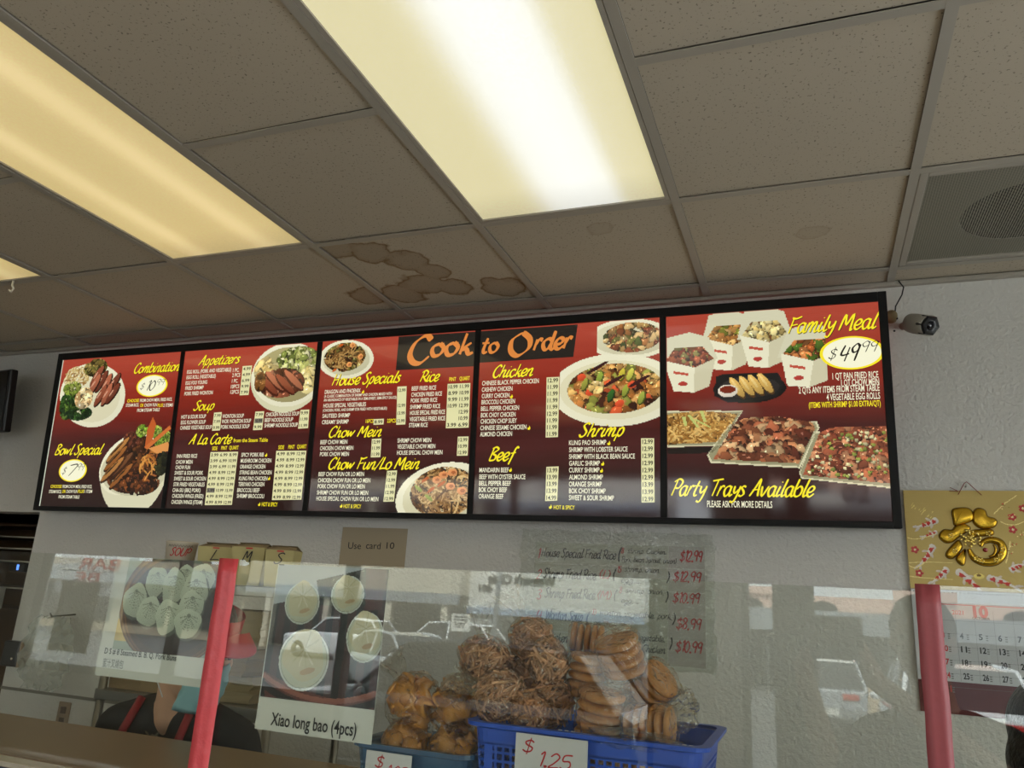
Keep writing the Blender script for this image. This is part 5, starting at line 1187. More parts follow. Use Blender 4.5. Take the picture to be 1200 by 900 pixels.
shell([brect(.121), brect(.124, .009), brect(.129, .009), brect(.129, -.003)], m_bl, 'rim', bk, False)
shell([brect(0), brect(.018), brect(.018, -.003), brect(.003, -.003)], m_bl, 'base', bk)
lt = MB(); pitch = .0105; nbar = 24
for z in np.arange(.018, .104, pitch):
    r_ = brect(z); r2 = brect(z, -.003); r3 = brect(z+.0032); r4 = brect(z+.0032, -.003)
    for i in range(len(r_)):
        j = (i+1) % len(r_); lt.quad(r_[i], r_[j], r3[j], r3[i]); lt.quad(r2[i], r2[j], r4[j], r4[i]); lt.quad(r_[i], r_[j], r2[j], r2[i]); lt.quad(r3[i], r3[j], r4[j], r4[i])
for s_ in (-1, 1):
    for k in range(-nbar//2, nbar//2+1):
        x = k*pitch
        w_ = .0017 if abs(k) != 12 and k not in (0,) else .004
        if abs(x) > BW*.82: w_ = .006
        y0, y1 = s_*BD*(.90+.1*.018/BH), s_*BD*(.9+.1*.1/BH)
        lt.add([(x-w_, y0, .016), (x+w_, y0, .016), (x+w_, y0-s_*.003, .016), (x-w_, y0-s_*.003, .016), (x-w_, y1, .102), (x+w_, y1, .102), (x+w_, y1-s_*.003, .102), (x-w_, y1-s_*.003, .102)], [(0,3,2,1),(4,5,6,7),(0,1,5,4),(1,2,6,5),(2,3,7,6),(3,0,4,7)])
    for k in range(-8, 9):
        y = k*pitch; x0, x1 = s_*BW*(.90+.1*.018/BH), s_*BW*(.9+.1*.1/BH); w_ = .0017
        lt.add([(x0, y-w_, .016), (x0, y+w_, .016), (x0-s_*.003, y+w_, .016), (x0-s_*.003, y-w_, .016), (x1, y-w_, .102), (x1, y+w_, .102), (x1-s_*.003, y+w_, .102), (x1-s_*.003, y-w_, .102)], [(0,3,2,1),(4,5,6,7),(0,1,5,4),(1,2,6,5),(2,3,7,6),(3,0,4,7)])
lt.build('lattice', m_bl, bk)
# price cards
def card(name, x0, x1, z0, z1, y, txt, label, wt=1.6):
    c_ = MB().box((x0, y-.0012, z0), (x1, y, z1)).build(name, mat('card_white', (205, 203, 206), .5)); tag(c_, label, 'price card')
    mb = MB(); TT = lambda p: (p[0], y-.0017, p[1])
    for t, a, b, cap in txt: pen(mb, t, a, b, cap, wt=wt, nib=.2, slant=.15, T=TT)
    mb.build('handwriting', m_red, c_)
card('price_card', -.3665, -.271, 1.373, 1.438, 1.0265, [('$', (-.357, 1.416), (-.343, 0), .018), ('1.25', (-.338, 1.402), (-.292, 0), .018)], 'white card reading $1.25 in red on the front of the blue basket', 2.0)
card('price_card', -.585, -.515, 1.328, 1.392, 1.030, [('$', (-.570, 1.372), (-.558, 0), .017), ('1.25', (-.553, 1.362), (-.522, 0), .016)], 'white price card on the front of the cloudy blue tub, cut off by the frame', 2.0)
# snacks
m_wrap = glassmat('clear_wrap', (248, 246, 242), .06, bump=.9, bscale=60, refl=1.7, op=.012)
m_noo = [mat('fried_noodle', (206, 158, 122), .5, var=.3, vscale=60), mat('fried_noodle_dark', (182, 130, 92), .5, var=.3, vscale=60)]
m_ck = mat('cookie_brown', (190, 132, 74), .5, var=.2, vscale=40); m_wt = mat('golden_wonton', (216, 152, 70), .4, var=.22, vscale=30)
def wrap(t, c, r, rz, tail=None, noise=.07):
    M_ = Matrix.Rotation(rz, 3, 'Y'); mb = MB(); mb.ell(c, r, M_, n=22, k=14, noise=noise); mb.build('plastic_wrap', m_wrap, t)
    if tail:
        d = Vector(tail); L = d.length; a = Vector(c)+d.normalized()*max(r)*.8*(1 if abs(d.z) < .5*L else r[2]/max(r)); mb = MB(); V = []
        s_ = d.orthogonal().normalized(); u_ = d.normalized().cross(s_)
        for k in range(6):
            t_ = k/5; rad = .006+.022*t_**1.3
            for j in range(12):
                an = 2*PI*j/12; rr = rad*(1+.35*math.sin(j*2.3+k)); V.append(tuple(a+d*t_+s_*math.cos(an)*rr+u_*math.sin(an)*rr*.5+Vector((0, 0, random.uniform(-.002, .002)))))
        mb.add(V, [(k*12+j, k*12+(j+1) % 12, (k+1)*12+(j+1) % 12, (k+1)*12+j) for k in range(5) for j in range(12)]); mb.build('bag_tail', m_wrap, t)
def noodle_bag(c, r, rz, label, m_=0, tail=None, n_=230):
    t = empty('fried_noodle_bag', c, label=label, cat='snack bag', group='bags of fried noodle sticks in the blue basket'); mb = MB(); M_ = Matrix.Rotation(rz, 3, 'Y')
    for _ in range(n_):
        while True:
            p = Vector([random.uniform(-1, 1) for _ in range(3)])
            if .45 < p.length < .95: break
        nrm = p.normalized(); q = Vector([random.gauss(0, 1) for _ in range(3)]); tg = (q-nrm*q.dot(nrm)).normalized(); p = M_ @ Vector((p.x*r[0], p.y*r[1], p.z*r[2])); L = random.uniform(.008, .018); bn = tg.cross(nrm)*random.uniform(-.4, .4)
        mb.tube([p-tg*L, p-tg*L*.3+bn*L*.5, p+tg*L*.4+bn*L*.5, p+tg*L], random.uniform(.0013, .0022), 5, False)
    o = mb.build('noodle_sticks', m_noo[m_], t); o['kind'] = 'stuff'; wrap(t, (0, 0, 0), tuple(v*1.04 for v in r), rz, tail)
ckm = MB().lathe([(0, .0052), (.012, .0056), (.020, .0048), (.0258, .003), (.0275, 0), (.0258, -.003), (.020, -.0048), (.012, -.0056), (0, -.0052)], n=22).build('cookie', m_ck, smooth=True); ckme = ckm.data; bpy.data.objects.remove(ckm)
def cookie_bag(c, axis, n_, label, s_=1.0, tail=None, first='cookie'):
    t = empty('cookie_bag', c, label=label, cat='snack bag', group='bags of stacked round cookies in the blue basket'); ax = Vector(axis).normalized(); Q = ax.to_track_quat('Z', 'Y')
    for k in range(n_):
        o = link('cookie', ckme, t); o.location = ax*(k-(n_-1)/2)*.0108*s_+Vector([random.uniform(-.0012, .0012) for _ in range(3)]); o.rotation_mode = 'QUATERNION'
        o.rotation_quaternion = Q @ (Vector((random.uniform(-.06, .06), random.uniform(-.06, .06), 1)).to_track_quat('Z', 'Y')); o.scale = (s_, s_, s_)
    mb = MB(); A = Q.to_matrix().to_4x4(); h = n_*.0054*s_+.002; rr = .0288*s_; prof = [(.003, -h-.002), (rr*.6, -h-.001), (rr*.97, -h), (rr*1.03, -h*.5), (rr*1.02, 0), (rr*1.03, h*.5), (rr*.97, h), (rr*.6, h+.001), (.003, h+.002)]
    mb.lathe(prof, n=22, M=A); mb.v = [tuple(Vector(v)*(1+random.uniform(-.03, .04))) for v in mb.v]; mb.build('plastic_wrap', m_wrap, t)
    if tail:
        tt = empty('tmp'); bpy.data.objects.remove(tt); d = Vector(tail); mb = MB(); V = []; a = d.normalized()*rr*.9; s2 = d.orthogonal().normalized(); u2 = d.normalized().cross(s2)
        for k in range(6):
            t_ = k/5; rad = .007+.02*t_
            for j in range(12): an = 2*PI*j/12; r3 = rad*(1+.35*math.sin(j*2.3+k)); V.append(tuple(a+d*t_+s2*math.cos(an)*r3+u2*math.sin(an)*r3*.5))
        mb.add(V, [(k*12+j, k*12+(j+1) % 12, (k+1)*12+(j+1) % 12, (k+1)*12+j) for k in range(5) for j in range(12)]); mb.build('bag_tail', m_wrap, t)
def at(p, y): return (p[0], y, p[1])
noodle_bag(at((-0.4487,1.5169), 1.11), (.044, .030, .033), .25, 'pale rounded bag of fried noodle sticks at the top left of the blue basket', 0, (-.01, 0, .05))
noodle_bag(at((-0.3959,1.5494), 1.15), (.034, .028, .032), .0, 'fried noodle bag with gathered open top, highest in the blue basket', 0, (-.03, 0, .045))
noodle_bag(at((-0.3503,1.5194), 1.10), (.027, .027, .036), -.1, 'fried noodle bag at centre of basket beside the upper cookie stacks', 0)
noodle_bag(at((-0.4126,1.4717), 1.08), (.040, .030, .036), -.2, 'fried noodle bag at the lower left, just above the basket rim', 0, (-.045, 0, .01))
noodle_bag(at((-0.3674,1.459), 1.075), (.032, .022, .028), .1, 'small dark fried noodle bag behind the price card', 1)
noodle_bag(at((-0.3455,1.4708), 1.10), (.033, .028, .036), .1, 'dark brown fried noodle bag left of the lower cookie stack', 1)
noodle_bag(at((-0.4128,1.4918), 1.15), (.030, .026, .032), 0, 'fried noodle bag filling the hollow behind the other noodle bags', 0)
cookie_bag(at((-0.3148,1.551), 1.17), (1, .15, -.05), 5, 'upright cookie stack seen edge on, highest and rearmost of the cookies', .88)
cookie_bag(at((-0.2999,1.5067), 1.12), (.12, -.1, 1), 5, 'level cookie stack at the centre of the basket', 1.0)
cookie_bag(at((-0.269,1.463), 1.08), (.14, -.15, 1), 5, 'level cookie stack at the front just above the basket rim', 1.15)
cookie_bag(at((-0.2476,1.5386), 1.10), (-.25, -.45, 1), 4, 'tilted cookie stack with shiny crumpled top, upper right of the basket', 1.1, (.0, -.005, .02))
cookie_bag(at((-0.2133,1.4981), 1.13), (.7, -.3, .6), 5, 'slanting cookie stack at the right, below the tilted one', 1.05, (-.02, -.02, -.01))
cookie_bag(at((-0.2044,1.4566), 1.085), (1, -.1, .05), 6, 'upright cookie stack half sunk in the basket at its right end', .92)
# loose wrap around the heap
def crumple(c, r, label, n_=20):
    mb = MB(); mb.ell((0, 0, 0), r, n=n_, k=12, noise=.28); o = mb.build('loose_plastic_wrap', m_wrap, loc=c); tag(o, label, 'plastic wrap')
crumple(at((-0.173,1.4739), 1.13), (.024, .03, .026), 'crumpled clear plastic at the right end of the blue basket'); crumple(at((-0.2256,1.443), 1.045), (.06, .014, .011), 'clear plastic bunched over the front rim of the blue basket')
crumple(at((-0.487,1.4758), 1.10), (.022, .028, .018), 'crumpled clear plastic between the tub and the basket')
# filler stacks inside the basket that show through the lattice
for k, x in enumerate((-.385, -.335, -.285)): noodle_bag((x, 1.125, 1.372), (.026, .05, .040), 0, ['fried noodle bag in the bottom left of the basket, seen through the lattice', 'fried noodle bag in the bottom of the basket behind the left of the price card', 'fried noodle bag in the bottom of the basket behind the price card'][k], 1, n_=110)
for k, x in enumerate((-.235, -.19)): cookie_bag((x, 1.13, 1.372), (1, 0, 0), 4, ['cookie stack in the bottom of the basket right of the price card', 'cookie stack in the bottom right of the basket, seen through the lattice'][k], 1.2)
# wontons in the tub
def wonton_bag(c, r, n_, label, tail):
    t = empty('wonton_bag', c, label=label, cat='snack bag', group='bags of golden wontons in the tub')
    for k in range(n_):
        while True:
            p = Vector([random.uniform(-1, 1) for _ in range(3)])
            if p.length < .85: break
        p = Vector((p.x*r[0], p.y*r[1], p.z*r[2])); mb = MB(); M_ = (Matrix.Rotation(random.uniform(0, 6), 3, 'X') @ Matrix.Rotation(random.uniform(0, 6), 3, 'Z') @ Matrix.Rotation(random.uniform(0, 6), 3, 'Y'))
        V = []; nn = 8
        for i in range(nn+1):
            for j in range(nn+1):
                u, v = i/nn*2-1, j/nn*2-1; x = u*.017*(1-.35*abs(v)); y = v*.015; z = .011*(1-u*u)*(1-v*v*.5)-.012*abs(v)*u*u; V.append(M_ @ Vector((x, y, z)))
        mb.add(V, [(i*(nn+1)+j, i*(nn+1)+j+1, (i+1)*(nn+1)+j+1, (i+1)*(nn+1)+j) for i in range(nn) for j in range(nn)])
        o = mb.build('wonton', m_wt, t, smooth=True, loc=p); s_ = o.modifiers.new('s', 'SOLIDIFY'); s_.thickness = .004
    wrap(t, (0, 0, 0), tuple(v*1.2 for v in r), 0, tail, .1)
wonton_bag((-.563, 1.115, 1.448), (.034, .036, .036), 26, 'bag of golden wontons with twisted top at the back left of the tub', (-.03, 0, .04))
wonton_bag((-.498, 1.13, 1.445), (.034, .036, .034), 26, 'bag of golden wontons heaped high at the right of the tub', (.03, 0, .035))
wonton_bag((-.490, 1.115, 1.388), (.030, .042, .032), 24, 'bag of golden wontons lying low at the right of the tub', None)
wonton_bag((-.566, 1.115, 1.390), (.030, .042, .032), 24, 'bag of golden wontons lying low at the left of the tub', None)

# ================================================================== people
m_skin = mat('skin', (206, 160, 132), .5, var=.05, vscale=10); m_shirt = mat('black_cloth', (22, 23, 27), .8, bump=.3, bscale=12); m_hair = mat('black_hair', (16, 14, 14), .4, bump=.6, bscale=90); m_ghair = mat('greying_hair', (78, 74, 72), .5, bump=.6, bscale=90)
m_trouser = mat('dark_trousers', (40, 42, 50), .8)
def caps(mb, p0, r0, p1, r1, n=12):
    p0, p1 = Vector(p0), Vector(p1); mb.tube([p0+(p1-p0)*t for t in (0, .25, .5, .75, 1)], [r0+(r1-r0)*t for t in (0, .25, .5, .75, 1)], n); mb.ell(p0, (r0,)*3, n=n, k=8); mb.ell(p1, (r1,)*3, n=n, k=8)
def body_mesh(mb, name, m_, parent, vox, sm=4):
    o = mb.build(name, m_, parent); r = o.modifiers.new('r', 'REMESH'); r.mode = 'VOXEL'; r.voxel_size = vox; r.use_smooth_shade = True
    s_ = o.modifiers.new('s', 'SMOOTH'); s_.iterations = sm; s_.factor = .5; return o
def head_shapes(mb, c, fwd, up=(0, 0, 1)):
    f = Vector(fwd).normalized(); r = f.cross(Vector(up)).normalized(); u = r.cross(f).normalized(); M_ = Matrix((r, f, u)).transposed(); c = Vector(c)
    P = lambda x, y, z: c+M_ @ Vector((x, y, z))
    mb.ell(P(0, -.012, .03), (.075, .092, .085), M_, 20, 14); mb.ell(P(0, .02, -.03), (.060, .066, .080), M_, 18, 12); mb.ell(P(0, .055, -.085), (.030, .028, .025), M_)
    mb.ell(P(0, .098, -.018), (.012, .016, .016), M_); caps(mb, P(0, .086, .02), .008, P(0, .104, -.018), .011, 8); mb.ell(P(0, .075, .03), (.045, .012, .010), M_)
    mb.ell(P(0, .086, -.052), (.020, .008, .005), M_); mb.ell(P(0, .083, -.062), (.018, .009, .006), M_)
    for s_ in (-1, 1): mb.ell(P(s_*.074, -.008, -.005), (.010, .018, .030), M_); mb.ell(P(s_*.04, .058, -.015), (.022, .022, .02), M_)
    return M_, P
def eyes(parent, P, M_):
    for s_ in (-1, 1):
        MB().ell(P(s_*.030, .080, .008), (.014, .010, .008), M_, 12, 8).build('eye', mat('eye_white', (220, 215, 208), .2), parent, smooth=True); MB().ell(P(s_*.030, .088, .008), (.006, .004, .006), M_, 10, 6).build('iris', m_hair, parent, smooth=True)
def hand(mb, w_, d, side, palm_n, curl=.3):
    """palm and five fingers from the wrist point w_ towards d"""
    d = Vector(d).normalized(); n_ = Vector(palm_n); n_ = (n_-d*n_.dot(d)).normalized(); s_ = d.cross(n_)*side; w_ = Vector(w_)
    caps(mb, w_, .024, w_+d*.03, .026, 10)
    for k, L in enumerate((.068, .078, .074, .058)):
        o_ = (k-1.5)*.020; b_ = w_+d*.085-s_*o_*1.0; caps(mb, w_+d*.02-s_*o_*.7, .015, b_, .0115, 8); p = b_; dd = d.copy()
        for j in range(3):
            dd = (dd*math.cos(curl)+n_*math.sin(curl)).normalized(); q = p+dd*L*(.45, .32, .23)[j]; caps(mb, p, .0095-.0008*j, q, .0088-.0008*j, 8); p = q
    b_ = w_+d*.02+s_*.025; q = b_+(d*.6+s_*.75).normalized()*.042; caps(mb, b_, .014, q, .0115, 8); caps(mb, q, .0105, q+(d+s_*.2+n_*.3).normalized()*.032, .009, 8)
def person(label, neck, pelvis, sh, headc, fwd, arms, height_scale=1, shirt=m_shirt, hair=m_hair, vox=.009, feet=None, hair_full=False, side=Vector((1, 0, 0))):
    t = empty('person', (0, 0, 0), label=label, cat='person')
    neck, pelvis = Vector(neck), Vector(pelvis); mb = MB(); M_, P = head_shapes(mb, headc, fwd)
    caps(mb, neck-Vector((0, 0, .03)), .056, P(0, -.025, -.055), .050); side = side.normalized()
    tor = MB(); mid = (neck+pelvis)/2
    def torso(m2, e):
        for s_ in (-1, 1):
            caps(m2, neck+side*s_*.06-Vector((0, 0, .05)), .058+e, neck+side*s_*(sh-.045)-Vector((0, 0, .075)), .052+e); caps(m2, neck+side*s_*.08-Vector((0, 0, .14)), .095+e, mid+side*s_*.06, .095+e); caps(m2, mid+side*s_*.06, .095+e, pelvis+side*s_*.07, .11+e)
    torso(mb, 0); torso(tor, .010)
    for s_, (el, wr, hd_, nrm) in zip((-1, 1), arms):
        S_ = neck+side*s_*(sh-.04)-Vector((0, 0, .08)); caps(mb, S_, .046, el, .036); caps(mb, el, .036, wr, .025); hand(mb, wr, hd_, s_, nrm, .35)
        caps(tor, S_, .058, Vector(S_).lerp(Vector(el), .85), .052)
    ft = feet or [pelvis+side*s_*.1 for s_ in (-1, 1)]; tr = MB()
    for s_, q in zip((-1, 1), ft):
        kx = Vector((q[0], q[1], pelvis.z*.52))+Vector(fwd).normalized()*.02; hip = pelvis+side*s_*.085-Vector((0, 0, .05)); an = Vector((q[0], q[1], .09))
        caps(mb, hip, .078, kx, .052); caps(mb, kx, .052, an, .036); caps(tr, hip, .09, kx, .066); caps(tr, kx, .066, an+Vector((0, 0, .02)), .055)
        caps(mb, an-Vector((0, 0, .04)), .035, an+Vector((side.y, -side.x, 0))*.12-Vector((0, 0, .06)), .028)
        sb = MB(); caps(sb, an-Vector((0, 0, .045)), .044, an+Vector((side.y, -side.x, 0))*.15-Vector((0, 0, .056)), .034); sb.build('shoe', mat('black_shoe', (20, 20, 20), .4), t, smooth=True)
    body_mesh(mb, 'body', m_skin, t, vox); body_mesh(tor, 'shirt', shirt, t, .012, 6); body_mesh(tr, 'trousers', m_trouser, t, .014, 6)
    hb_ = MB(); hb_.ell(P(0, -.022, .038), (.083, .096, .088), M_, 24, 16); hb_.ell(P(0, -.055, -.02), (.078, .062, .075), M_, 20, 12)
    if hair_full: hb_.ell(P(0, .028, .062), (.070, .062, .055), M_, 20, 12)
    body_mesh(hb_, 'hair', hair, t, .008, 3); eyes(t, P, M_); return t, M_, P
# worker in visor and mask, head turned to the right
F1 = (.90, -.28, -.28)
t, M_, P = person('worker in red visor, pale blue mask, black shirt and red apron behind the left poster', (-1.365, 1.53, 1.335), (-1.39, 1.62, .86), .205, (-1.308, 1.49, 1.462), F1,
    [((-1.56, 1.57, 1.06), (-1.50, 1.47, .92), (.2, -1, -.1), (0, 0, -1)), ((-1.15, 1.57, 1.06), (-1.20, 1.46, .92), (-.2, -1, -.1), (0, 0, -1))], hair=m_ghair, feet=[(-1.49, 1.64), (-1.27, 1.64)])
m_visor = mat('red_visor', (190, 34, 50), .4)
vb = MB(); N = 16; zt = .052
for lay in (0, .004):
    vb.v += [tuple(P(.080*math.sin(a), .058+.02*math.cos(a)+(0), zt+lay)) for a in np.linspace(-1.35, 1.35, N)]+[tuple(P(.088*math.sin(a), .035+.125*math.cos(a)**.8 if math.cos(a) > 0 else .035, zt-.018+lay)) for a in np.linspace(-1.35, 1.35, N)]
for k in range(N-1): vb.f += [(k, k+1, N+k+1, N+k), (2*N+k, 3*N+k, 3*N+k+1, 2*N+k+1), (N+k, N+k+1, 3*N+k+1, 3*N+k)]
vb.build('visor_brim', m_visor, t, smooth=True)
vb = MB()
for k in range(32):
    a0, a1 = 2*PI*k/32, 2*PI*(k+1)/32; q = lambda a, z: tuple(P(.086*math.sin(a), -.015+.101*math.cos(a), z)); vb.quad(q(a0, .045), q(a1, .045), q(a1, .085), q(a0, .085))
vb.build('visor_band', m_visor, t, smooth=True)
mk = MB(); rows_ = 9; cols_ = 15; V = []
for j in range(rows_):
    for i in range(cols_):
        a = -.9+1.8*i/(cols_-1); v = j/(rows_-1); z = -.115+.105*v; b_ = .112-.018*abs(v-.55)*2; pl_ = .003*(j % 2)
        V.append(tuple(P((.068+pl_)*math.sin(a), .008+(b_-.008+pl_)*math.cos(a), z)))
mk.add(V, [(j*cols_+i, j*cols_+i+1, (j+1)*cols_+i+1, (j+1)*cols_+i) for j in range(rows_-1) for i in range(cols_-1)])
o = mk.build('face_mask', mat('mask_blue', (140, 184, 190), .7), t, smooth=True); s_ = o.modifiers.new('s', 'SOLIDIFY'); s_.thickness = .002
for s_ in (-1, 1): MB().tube([P(s_*.066, .03, -.02), P(s_*.078, .0, .0), P(s_*.082, -.02, .0), P(s_*.078, -.01, -.06), P(s_*.064, .03, -.10)], .0015, 5).build('mask_strap', mat('white_strap', (215, 215, 215)), t, smooth=True)
m_apr = mat('red_apron', (150, 34, 40), .7)
ap = MB()
for a_, b_ in (((-1.43, 1.478, 1.345), (-1.450, 1.448, 1.20)), ((-1.285, 1.478, 1.335), (-1.285, 1.448, 1.19))):
    ap.tube([a_, tuple((Vector(a_)+Vector(b_))/2+Vector((0, -.018, 0))), b_], .009, 6)
ap.build('apron_strap', m_apr, t, smooth=True)
ap = MB(); V = []
for j in range(9):
    for i in range(13):
        x = -1.37+(i-6)/6*(.10+.06*min(1, j/3)); z = 1.235-j*.075; V.append((x, 1.430+.10*abs((i-6)/6)**2+j*.012, z))
ap.add(V, [(j*13+i, j*13+i+1, (j+1)*13+i+1, (j+1)*13+i) for j in range(8) for i in range(12)]); o = ap.build('apron', m_apr, t, smooth=True); s_ = o.modifiers.new('s', 'SOLIDIFY'); s_.thickness = .003
em_ = MB()
for _ in range(16): x = random.uniform(-.035, .035); z = random.uniform(-.012, .02); em_.ell((-1.36+x, 1.436, 1.262+z), (random.uniform(.003, .009), .002, .002), Matrix.Rotation(random.uniform(-1, 1), 3, 'Y'), 7, 5)
em_.build('shirt_print', mat('pale_print', (110, 106, 88), .8), t)
# second worker, only the top of the dark head shows
person('worker with black hair at the bottom right, below the calendar', (.405, 1.68, 1.26), (.41, 1.72, .80), .19, (.390, 1.66, 1.405), (.45, .85, -.2),
    [((.22, 1.62, 1.0), (.21, 1.47, .90), (0, -1, 0), (0, 0, -1)), ((.63, 1.62, 1.0), (.61, 1.47, .90), (0, -1, 0), (0, 0, -1))], hair_full=True)
# customer who holds up the phone (stands behind the viewpoint, seen only mirrored)
t, M_, P = person('customer in dark clothes holding up a phone, mirrored in the acrylic guard', (.30, -.48, 1.42), (.32, -.50, .95), .20, (.27, -.46, 1.60), (-.3, 1, 0),
    [((.02, -.40, 1.28), (-.03, -.22, 1.50), (.1, .5, 1), (1, 0, 0)), ((.46, -.36, 1.26), (.13, -.20, 1.50), (-.3, .5, 1), (-1, 0, 0))], side=Vector((1, 0, 0)), shirt=mat('dark_jacket', (44, 44, 48), .8), hair_full=False)
phn = MB().box((-.055, -.062, 1.565), (.105, -.054, 1.640)).build('phone', m_bp, bevel=.003); tag(phn, 'black phone held up by the customer', 'phone')

# ================================================================== outside
GZ = -.30
m_asph = mat('asphalt', (98, 98, 98), .9, bump=.3, bscale=30, var=.08, vscale=1.5); m_conc = mat('concrete', (170, 168, 160), .85, var=.05)
gr = MB().box((-60, -60, GZ-.2), (40, -5.2, GZ)).build('ground_parking_lot', m_asph); gr.name = 'parking_lot'; tag(gr, 'grey asphalt parking lot outside the shop', kind='structure')
sw_ = MB().box((-60, -5.2, GZ-.2), (40, -3.15, -.1)).build('sidewalk', m_conc); tag(sw_, kind='structure')
pm_ = mat('road_paint', (225, 225, 220), .7)
for k, x in enumerate((-9.6, -6.9, -1.6, 1.0, 3.7)):
    MB().box((x, -18.5, GZ), (x+.12, -13.5, GZ+.006)).build('parking_line', pm_, gr)
# clinic
m_stu = mat('stucco_beige', (212, 204, 186), .9, bump=.3, bscale=20); m_white = mat('stucco_white', (232, 230, 224), .85); m_pink = mat('stucco_pink', (228, 192, 176), .9); m_gry = mat('grey_fascia', (150, 156, 162), .7); m_dkg = mat('dark_glass', (18, 20, 22), .15); m_blue = mat('blue_trim', (150, 170, 196), .6)
b1 = empty('clinic_building', (0, 0, GZ), label='beige and white clinic building across the parking lot with its name on the wall', cat='building')
MB().box((-26, -37, 0), (-14.6, -32.4, 4.6)).build('porch_wall', m_stu, b1); MB().box((-26, -32.4, 2.9), (-14.6, -30.4, 4.8)).build('fascia', m_stu, b1); MB().box((-26, -30.5, 2.45), (-14.6, -30.3, 2.9)).build('canopy', m_gry, b1)
MB().box((-25.5, -32.4, .1), (-15, -32.3, 2.4)).build('porch_glass', m_dkg, b1); MB().box((-14.6, -37, 2.3), (-6.6, -31.5, 4.9)).build('front_wall', m_white, b1); MB().box((-14.6, -37, 0), (-6.6, -33.5, 2.3)).build('recessed_wall', m_gry, b1); MB().box((-14.6, -32.4, 0), (-13.2, -31.5, 2.3)).build('pier', m_gry, b1); MB().box((-14.6, -31.5, 2.15), (-6.6, -31.35, 2.45)).build('blue_band', m_blue, b1)
for x in (-12.3, -9.9): 
    wn = MB().box((x, -33.5, .9), (x+1.3, -33.4, 2.1)).build('window', m_gry, b1); MB().box((x+.08, -33.4, .98), (x+.62, -33.37, 2.02)).build('pane', m_dkg, wn); MB().box((x+.68, -33.4, .98), (x+1.22, -33.37, 2.02)).build('pane', m_dkg, wn)
MB().box((-8.4, -33.5, 0), (-7.3, -33.4, 2.1)).build('door', mat('brown_door', (90, 70, 56), .5), b1)
for x in (-24.8, -21.5, -18.2, -15.4): MB().box((x, -30.7, 0), (x+.3, -30.4, 2.9)).build('column', m_stu, b1)
tx = MB(); m_sgn = mat('dark_letters', (34, 34, 40), .6)
BT = lambda p: (p[0], -31.48, p[1])
# seen from the shop (looking towards -y) the reading direction runs towards -x
def outtext(mb, txt, xl, xr, z, cap, y, bold=.02): put(mb, txt, (0, 0), (abs(xr-xl), 0), cap, bold=bold, T=lambda p: (xl-p[0], y, z+p[1]))
outtext(tx, "Women's Clinic", -10.5, -13.7, 3.52, .38, -31.47, .07); outtext(tx, '401', -13.45, -14.15, 3.12, .30, -31.47, .07); tx.build('sign_letters', m_sgn, b1)
b3 = empty('sky_blocking_building', (0, 0, GZ), label='long tan building with dark windows, added at the far left to block sky reflections', cat='building')  # added to keep bright sky out of the guard's left reflection
MB().box((-62, -38, 0), (-26.5, -31, 3.7)).build('wall', mat('tan_stucco', (168, 156, 136), .9), b3); MB().box((-62, -31, 2.5), (-26.5, -29.8, 3.3)).build('fascia', m_gry, b3)
for k in range(9): MB().box((-60+k*3.7, -30.98, .5), (-57.2+k*3.7, -30.9, 2.3)).build('window', m_dkg, b3)
# pink building with arches
b2 = empty('pink_building', (0, 0, GZ), label='long pink building with arched windows behind a grey shop fascia', cat='building')
MB().box((-4.6, -44, 0), (14, -36, 3.9)).build('pink_wall', m_pink, b2); MB().box((3.2, -36.0, 3.9), (5.6, -35.8, 4.3)).build('parapet', m_pink, b2); MB().box((-3.6, -36.0, 3.9), (-1.2, -35.8, 4.2)).build('parapet', m_pink, b2)
for x in (-3.3, -.2, 3.9, 7.2):
    ar = MB(); pts = [(x, 3.1)]+[(x+.6-.6*math.cos(a), 3.3+.4*math.sin(a)) for a in np.linspace(0, PI, 12)]+[(x+1.2, 3.1)]
    n_ = len(pts); ar.v = [(p[0], -35.95, p[1]) for p in pts]+[(p[0], -36.0, p[1]) for p in pts]; ar.f = [tuple(range(n_))[::-1]]+[(i, (i+1) % n_, n_+(i+1) % n_, n_+i) for i in range(n_)]; ar.build('arched_window', m_dkg, b2)
MB().box((-4.6, -36, 2.3), (12, -32.2, 3.15)).build('shop_fascia', m_gry, b2); MB().box((-1.3, -32.2, 2.5), (1.5, -32.1, 2.95)).build('sign_board', m_white, b2); MB().box((-4.4, -35.6, 0), (12, -35.4, 2.3)).build('dark_shopfront', m_dkg, b2)
for k in range(14): MB().box((-4.4+k*1.2, -35.4, 0), (-4.3+k*1.2, -35.3, 2.3)).build('mullion', m_gry, b2)
lw = MB().box((1.1, -22.6, GZ), (5.2, -22.3, GZ+1.15)).build('low_wall', mat('tan_wall', (214, 190, 160), .9)); tag(lw, 'low tan wall behind the parked grey sedan', 'wall')
# light pole and parking sign
po_ = MB().tube([(-7.15, -16, GZ), (-7.0, -16, 6)], .06, 8).build('light_pole', m_gry, smooth=True); tag(po_, 'tall grey light pole in the parking lot', 'pole')
ps = empty('parking_sign', (-7.1, -14, GZ), label='white parking notice on a brown post in the parking lot', cat='sign')
MB().box((-.03, -.03, 0), (.03, .03, 1.75)).build('post', mat('brown_door'), ps); MB().box((-.22, .03, 1.62), (.22, .045, 1.98)).build('sign_plate', m_white, ps)
sg2 = MB()
for k, (z, h) in enumerate(((1.90, .03), (1.84, .03), (1.78, .02), (1.74, .02), (1.70, .02))): sg2.box((-.17+.01*k, .045, z), (.17-.02*k, .048, z+h))
sg2.build('sign_lines', m_sgn, ps)
